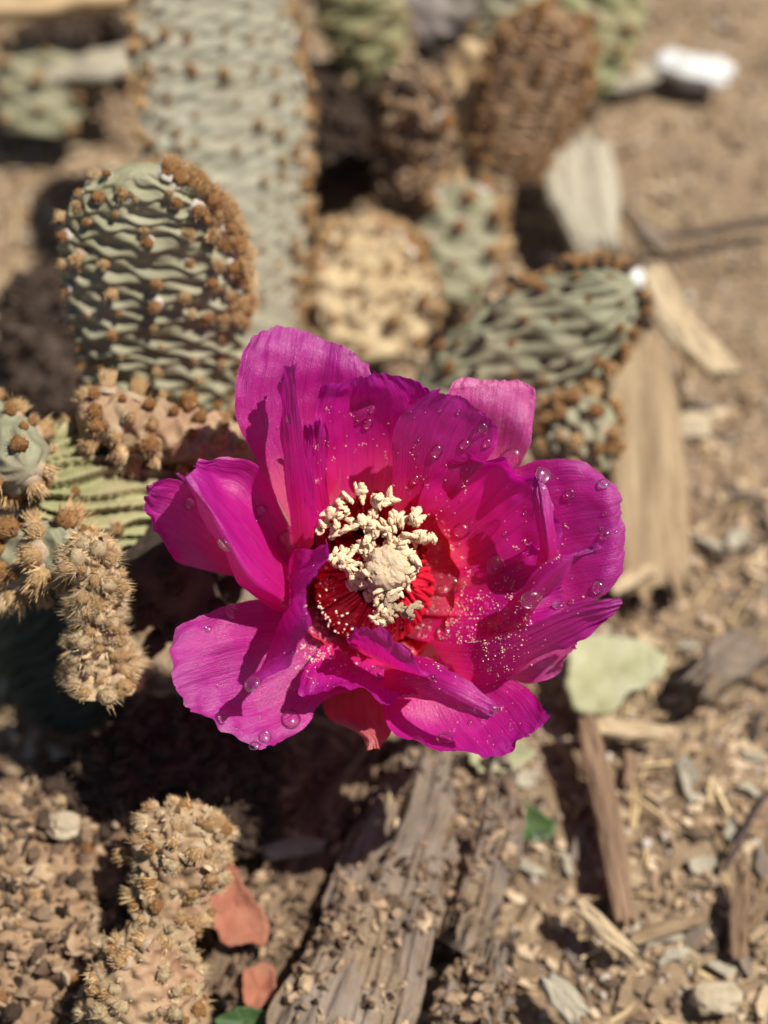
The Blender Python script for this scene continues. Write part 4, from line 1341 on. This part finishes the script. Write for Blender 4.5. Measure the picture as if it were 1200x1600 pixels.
soil_patches()
st = slab('wood_board', 'grey weathered slab of wood beside the dark crack at the bottom', 'wood', [(672, 1180, .1, 1.8), (642, 1300, .4, 2.4), (588, 1440, .5, 2.7), (520, 1665, .6, 3.2)], M['wood_grey'], .9, 1, 90, .5, dome=.35, grain=.17, nl=130)
crumbs(st, 2600, [M['crumb_brown']], .015, .11, 11, -9, .52)
crumbs(st, 160, [M['chip']], .04, .16, 13, -9, .5)
st = slab('wood_board', 'broken grey wood piece right of the weathered slab under the flower', 'wood', [(765, 1195, .2, 1.4), (755, 1300, .4, 2.2), (728, 1400, .5, 2.0), (710, 1455, .3, 1.3)], M['wood_grey'], .7, 21, 70, .55, dome=.6, grain=.18, nl=80)
crumbs(st, 1800, [M['crumb_brown']], .015, .11, 15, -9, .5)
st = slab('wood_board', 'short broken grey wood end at the bottom edge right of the slab', 'wood', [(770, 1490, .2, 1.2), (750, 1560, .4, 1.9), (715, 1680, .5, 2.2)], M['wood_grey'], .6, 22, 60, .55, dome=.6, grain=.18, nl=60)
crumbs(st, 1500, [M['crumb_brown']], .015, .12, 16, -9, .5)
slab('wood_strip', 'long straw coloured split wood strip standing right of the flower', 'wood', [(985, 535, .8, 1.3), (1005, 640, .5, 1.8), (1012, 760, .3, 1.85), (1020, 925, .15, 1.7)], M['wood_straw'], .35, 2, 50, .16, grain=.05, nl=70)
slab('fibre_strip', 'whitish frayed fibre strip above the knobbly olive pad', 'fibre', [(905, 235, 1.0, 1.9), (912, 310, 1.2, 2.0), (935, 400, 1.0, 1.1)], M['fibre_white'], .3, 3, 40, .25, grain=.08, nl=50)
slab('wood_plank', 'pale wood splinter lying diagonally above its black shadow', 'wood', [(1015, 425, 1.2, .7), (1050, 495, 1.1, .9), (1090, 545, 1.2, .9), (1135, 590, 1.3, .7)], M['wood_pale'], .25, 4, 24, .2, nl=50)
slab('wood_stick', 'dark grey stick leaning beside the whitish fibre strip', 'stick', [(975, 330, .8, .4), (1010, 370, .7, .5), (1045, 400, .6, .4)], M['wood_grey'], .25, 5, 14)
slab('wood_stick', 'straight pale stick under the pale green lichen flake', 'stick', [(905, 1138, .6, .3), (970, 1142, .6, .42), (1035, 1148, .6, .3)], M['wood_pale'], .22, 6, 14)
slab('bark_strip', 'reddish brown bark strip running down from the pale stick', 'bark', [(915, 1125, .9, .36), (935, 1210, .7, .55), (955, 1310, .5, .55), (975, 1440, .3, .45)], M['bark_red'], .22, 7, 18, .15, nl=60)
slab('wood_stick', 'short pale stick slanting near the lower right', 'stick', [(905, 1415, .6, .3), (945, 1455, .7, .36), (985, 1490, .6, .25)], M['wood_pale'], .2, 8, 14)
slab('wood_stick', 'tan stick pointing right beside the short pale stick', 'stick', [(985, 1470, .3, .25), (1040, 1450, .4, .32), (1090, 1440, .3, .2)], M['wood_straw'], .18, 9, 14)
slab('wood_stick', 'orange brown splinter standing near the right edge', 'stick', [(1165, 1370, .7, .25), (1155, 1430, .5, .4), (1150, 1490, .2, .4)], M['bark_red'], .18, 10, 14)
slab('wood_stick', 'pale short stick right below the broad right petal', 'stick', [(955, 925, .6, .3), (985, 908, .6, .36), (1015, 892, .6, .3)], M['wood_pale'], .2, 11, 14)
slab('wood_chip', 'white chip near the bottom right corner', 'wood chip', [(855, 1530, .6, .4), (880, 1560, .6, .55), (905, 1590, .5, .5)], M['fibre_white'], .2, 12, 14)
slab('bark_piece', 'dark grey bark piece near the right edge beyond the lichen flake', 'bark', [(1085, 1085, .5, .7), (1130, 1040, .6, 1.1), (1195, 1000, .5, .9)], M['wood_grey'], .55, 13, 22, .3, grain=.12, nl=36)
slab('wood_chip', 'dusty pink grey chip by the crack left of the weathered slab', 'wood chip', [(415, 1335, .5, .35), (460, 1325, .5, .42), (505, 1322, .5, .3)], M['fibre_white'], .2, 14, 14)
st = slab('bark_piece', 'long brown board of bark left of the dark crack', 'bark', [(590, 1175, .3, 1.0), (520, 1290, .3, 1.8), (440, 1420, .3, 2.0), (360, 1560, .2, 1.8)], M['bark_brown'], .3, 15, 50, .4, grain=.22, nl=90)
crumbs(st, 2500, [M['crumb_brown']], .015, .11, 12, -9, .5)


def twig(label, pts, r0, r1, mat, seed):
    P = np.array([tuple(G(*p)) for p in pts])
    s = np.linspace(0, len(pts) - 1, 24)
    q = np.stack([np.interp(s, np.arange(len(pts)), P[:, k]) for k in range(3)], 1)
    q += 0.05 * np.stack([fbm(np.stack([s * 1.5, s * 0 + k, s * 0 + seed], -1), 2, seed + k) for k in range(3)], 1)
    org = q.mean(0)
    V, F = tube_np(q - org, np.linspace(r0, r1, 24) * (1 + .2 * fbm(np.stack([s * 4, s * 0, s * 0], -1), 2, seed)), 9)
    tag(link('twig', mesh_of('twig', V, F, [mat]), None, Matrix.Translation(Vector(org))), label, 'twig')


slab('bark_piece', 'raised bark piece over the black gap in the top left corner', 'bark', [(-140, 0, 3.0, 1.7), (60, -12, 3.2, 2.0), (225, -20, 3.0, 1.6)], M['pad_tan'], .5, 16, 24, .3, grain=.12, nl=40)
slab('bark_piece', 'pale bark chunk above the small black hole at the top left', 'bark', [(90, 118, 1.4, .8), (150, 112, 1.6, 1.1), (215, 100, 1.5, .9)], M['fibre_white'], .4, 17, 20, .3, grain=.12, nl=30)
twig('thin dark twig coming in from the right edge near the top', [(1020, 372, .35), (1100, 362, .4), (1160, 352, .4), (1230, 340, .4)], .09, .13, M['twig_dark'], 1)
twig('thin grey twig near the right edge in the lower litter', [(1200, 1235, .4), (1160, 1300, .5), (1130, 1360, .4)], .05, .07, M['twig_dark'], 2)


def stone(label, px, py, z, size, mat, seed, ang=0, name='stone', cat='stone'):
    iv, jf = ico(4)
    d = 1 + .42 * fbm(iv * 1.5 + seed, 4, seed) + .03 * fbm(iv * 5, 3, seed + 1)
    v = np.sign(iv) * np.abs(iv) ** .75 * d[:, None] * np.array(size)
    o = link(name, mesh_of(name, v, jf, [mat]), None, Matrix.Translation(G(px, py, z)) @ Matrix.Rotation(ang, 4, 'Z'))
    tag(o, label, cat)


stone('bright white stone lying on the sand at the top right', 1085, 108, .35, (.95, .50, .24), M['stone_white'], 3, R(-12))
stone('smaller greyish white stone left of the bright one', 990, 122, .2, (.75, .36, .16), M['fibre_white'], 4, R(20))
stone('small white pebble at the tip of the knobbly olive pad', 985, 436, 3.0, (.30, .24, .22), M['stone_white'], 5, name='pebble', cat='pebble')
stone('cream pebble in the lower left litter by the furry stub', 100, 1290, 2.1, (.30, .24, .18), M['stone_cream'], 6, name='pebble', cat='pebble')
stone('cream pebble near the lower right corner', 1120, 1560, .3, (.42, .30, .20), M['stone_cream'], 7, name='pebble', cat='pebble')
stone('grey pebble beside the straw strip on the right', 1075, 665, .2, (.5, .36, .2), M['stone_cream'], 8, name='pebble', cat='pebble')
stone('small bright bead of water glinting on the green leaf', 843, 1308, .75, (.14, .14, .12), M['water'], 9, name='water_drop', cat='water drop')


def leaf(name, label, outline, mat, z, seed, curl=.15, thick=.05, cat='leaf'):
    C0 = np.array([tuple(G(a, b, z)) for a, b in outline])
    c = C0.mean(0)
    n = len(C0)
    s = np.linspace(0, n, 56, endpoint=False)
    E = np.stack([np.interp(s, np.arange(n + 1), np.append(C0[:, k], C0[0, k])) for k in range(3)], 1)
    for _ in range(6):
        E = (np.roll(E, 1, 0) + 2 * E + np.roll(E, -1, 0)) / 4
    E = c + 1.2 * (E - c) * (1 + .22 * fbm(np.stack([np.cos(s / n * 6.283) * 2.5, np.sin(s / n * 6.283) * 2.5, s * 0 + seed], -1), 4, seed, .7))[:, None]
    rings = np.linspace(0, 1, 12)[1:]
    V = [np.zeros(3)]
    for r in rings:
        for e in E:
            d = (e - c) * r
            d = d + np.array([0, 0, curl * r * r + .07 * float(fbm(np.array([[*(d[:2] * 1.3), seed]]), 2, seed)[0])])
            V.append(d)
    V = np.array(V)
    F = [(0, 1 + i, 1 + (i + 1) % 56) for i in range(56)]
    for j in range(len(rings) - 1):
        for i in range(56):
            F.append((1 + j * 56 + i, 1 + (j + 1) * 56 + i, 1 + (j + 1) * 56 + (i + 1) % 56, 1 + j * 56 + (i + 1) % 56))
    o = link(name, mesh_of(name, V, F, [mat]), None, Matrix.Translation(Vector(c)))
    so = o.modifiers.new('thickness', 'SOLIDIFY'); so.thickness = thick
    tag(o, label, cat)


leaf('leaf', 'dark green leaf on the litter below the flower at right', [(775, 1262), (800, 1255), (835, 1268), (862, 1290), (850, 1312), (820, 1315), (788, 1295)], M['leaf_green'], .5, 1)
leaf('lichen_flake', 'pale green flake lying right of the lower right petals', [(895, 1010), (940, 1003), (1000, 1012), (1030, 1045), (1005, 1075), (975, 1080), (960, 1112), (905, 1108), (893, 1060)], M['leaf_pale'], .6, 2, .1, .12, 'lichen')
leaf('leaf', 'yellow green dry leaf peeping out below the bottom petal', [(735, 1165), (800, 1160), (830, 1180), (800, 1205), (745, 1208)], M['leaf_pale'], .9, 3)
leaf('leaf', 'brick red dry leaf beside the lower left furry stub', [(335, 1350), (365, 1355), (385, 1400), (418, 1440), (410, 1470), (345, 1468), (330, 1420)], M['leaf_red'], .9, 4)
leaf('leaf', 'second brick red leaf scrap lower down by the crack', [(385, 1520), (425, 1515), (432, 1560), (400, 1580), (380, 1560)], M['leaf_red'], .6, 5)
leaf('leaf', 'small green leaf scrap at the bottom edge', [(345, 1590), (380, 1578), (425, 1585), (420, 1615), (350, 1620)], M['leaf_green'], .7, 6)


# loose chips that one can pick out
def chip_mesh(k, shape):
    rng = np.random.default_rng(400 + k)
    v, f, l = shape(rng)
    return v, f


CHM = []
for k in range(14):
    v, f = chip_mesh(k, chip_shape(.45, 1.2, .12, .36, .06, .14))
    mt = [M['wood_pale'], M['bark_red'], M['wood_grey'], M['wood_straw'], M['fibre_white'], M['twig_dark'], M['wood_straw']][k % 7]
    CHM.append(mesh_of('wood_chip', v, f, [mt], False))
CNAME = ['pale', 'reddish', 'grey', 'straw coloured', 'whitish', 'dark', 'yellowish']
rc = np.random.default_rng(77)
ZONES = [((860, 930, 1210, 1610), 70), ((440, 1190, 860, 1610), 36), ((1040, 560, 1210, 920), 16), ((0, 20, 190, 420), 26),
         ((0, 420, 100, 700), 14), ((0, 1100, 260, 1610), 16), ((330, 1200, 560, 1600), 18)]
MARKS = [(820, 1285, 'the green leaf'), (960, 1058, 'the pale green flake'), (970, 1142, 'the straight pale stick'), (945, 1290, 'the reddish bark strip'),
         (945, 1455, 'the short slanting stick'), (1040, 1452, 'the tan stick'), (1153, 1430, 'the orange brown splinter'), (880, 1560, 'the white chip'),
         (1130, 1045, 'the dark bark piece'), (1120, 1560, 'the cream corner pebble'), (1165, 1300, 'the thin grey twig'), (1075, 665, 'the grey pebble'),
         (1090, 545, 'the diagonal splinter'), (1020, 800, 'the straw strip'), (680, 1300, 'the upper weathered slab'), (620, 1520, 'the lower weathered slab'),
         (500, 1330, 'the long brown board'), (375, 1420, 'the red leaf'), (405, 1545, 'the second red scrap'), (385, 1595, 'the green scrap'),
         (290, 1400, 'the pink furry stub'), (100, 1290, 'the cream pebble'), (65, 130, 'the far green pad'), (150, 110, 'the pale bark chunk'),
         (230, 430, 'the rounded green pad'), (60, -20, 'the raised bark'), (20, 720, 'the tufted pad end at the edge'), (60, 1450, 'the crumbling pad'), (985, 908, 'the stick by the petals'),
         (1150, 1200, 'the open litter at right')]
for (x0, y0, x1, y1), n_ in ZONES:
    for q in range(n_):
        px, py = rc.uniform(x0, x1), rc.uniform(y0, y1)
        p = G(px, py, 0)
        k = int(rc.integers(14))
        z = gz(p.x, p.y)
        sc_ = rc.uniform(.6, 1.15)
        rot = Matrix.Rotation(rc.uniform(0, 6.28), 4, 'Z') @ Matrix.Rotation(rc.normal(0, .25), 4, 'X') @ Matrix.Rotation(rc.normal(0, .2), 4, 'Y')
        o = link('wood_chip', CHM[k], None, Matrix.Translation((p.x, p.y, z + .12)) @ rot @ Matrix.Scale(sc_, 4))
        mx_, my_, nm = min(MARKS, key=lambda m: (m[0] - px) ** 2 + (m[1] - py) ** 2)
        dx, dy = px - mx_, py - my_
        far_ = 'close' if math.hypot(dx, dy) < 55 else 'well'
        dr = ('to the right of' if dx > 0 else 'to the left of') if abs(dx) > abs(dy) else ('below' if dy > 0 else 'above')
        tag(o, '%s %s wood chip %s %s %s' % ('tiny' if sc_ < .75 else 'small' if sc_ < .95 else 'larger', CNAME[k % 7], far_, dr, nm), 'wood chip', 'loose wood chips on the soil')
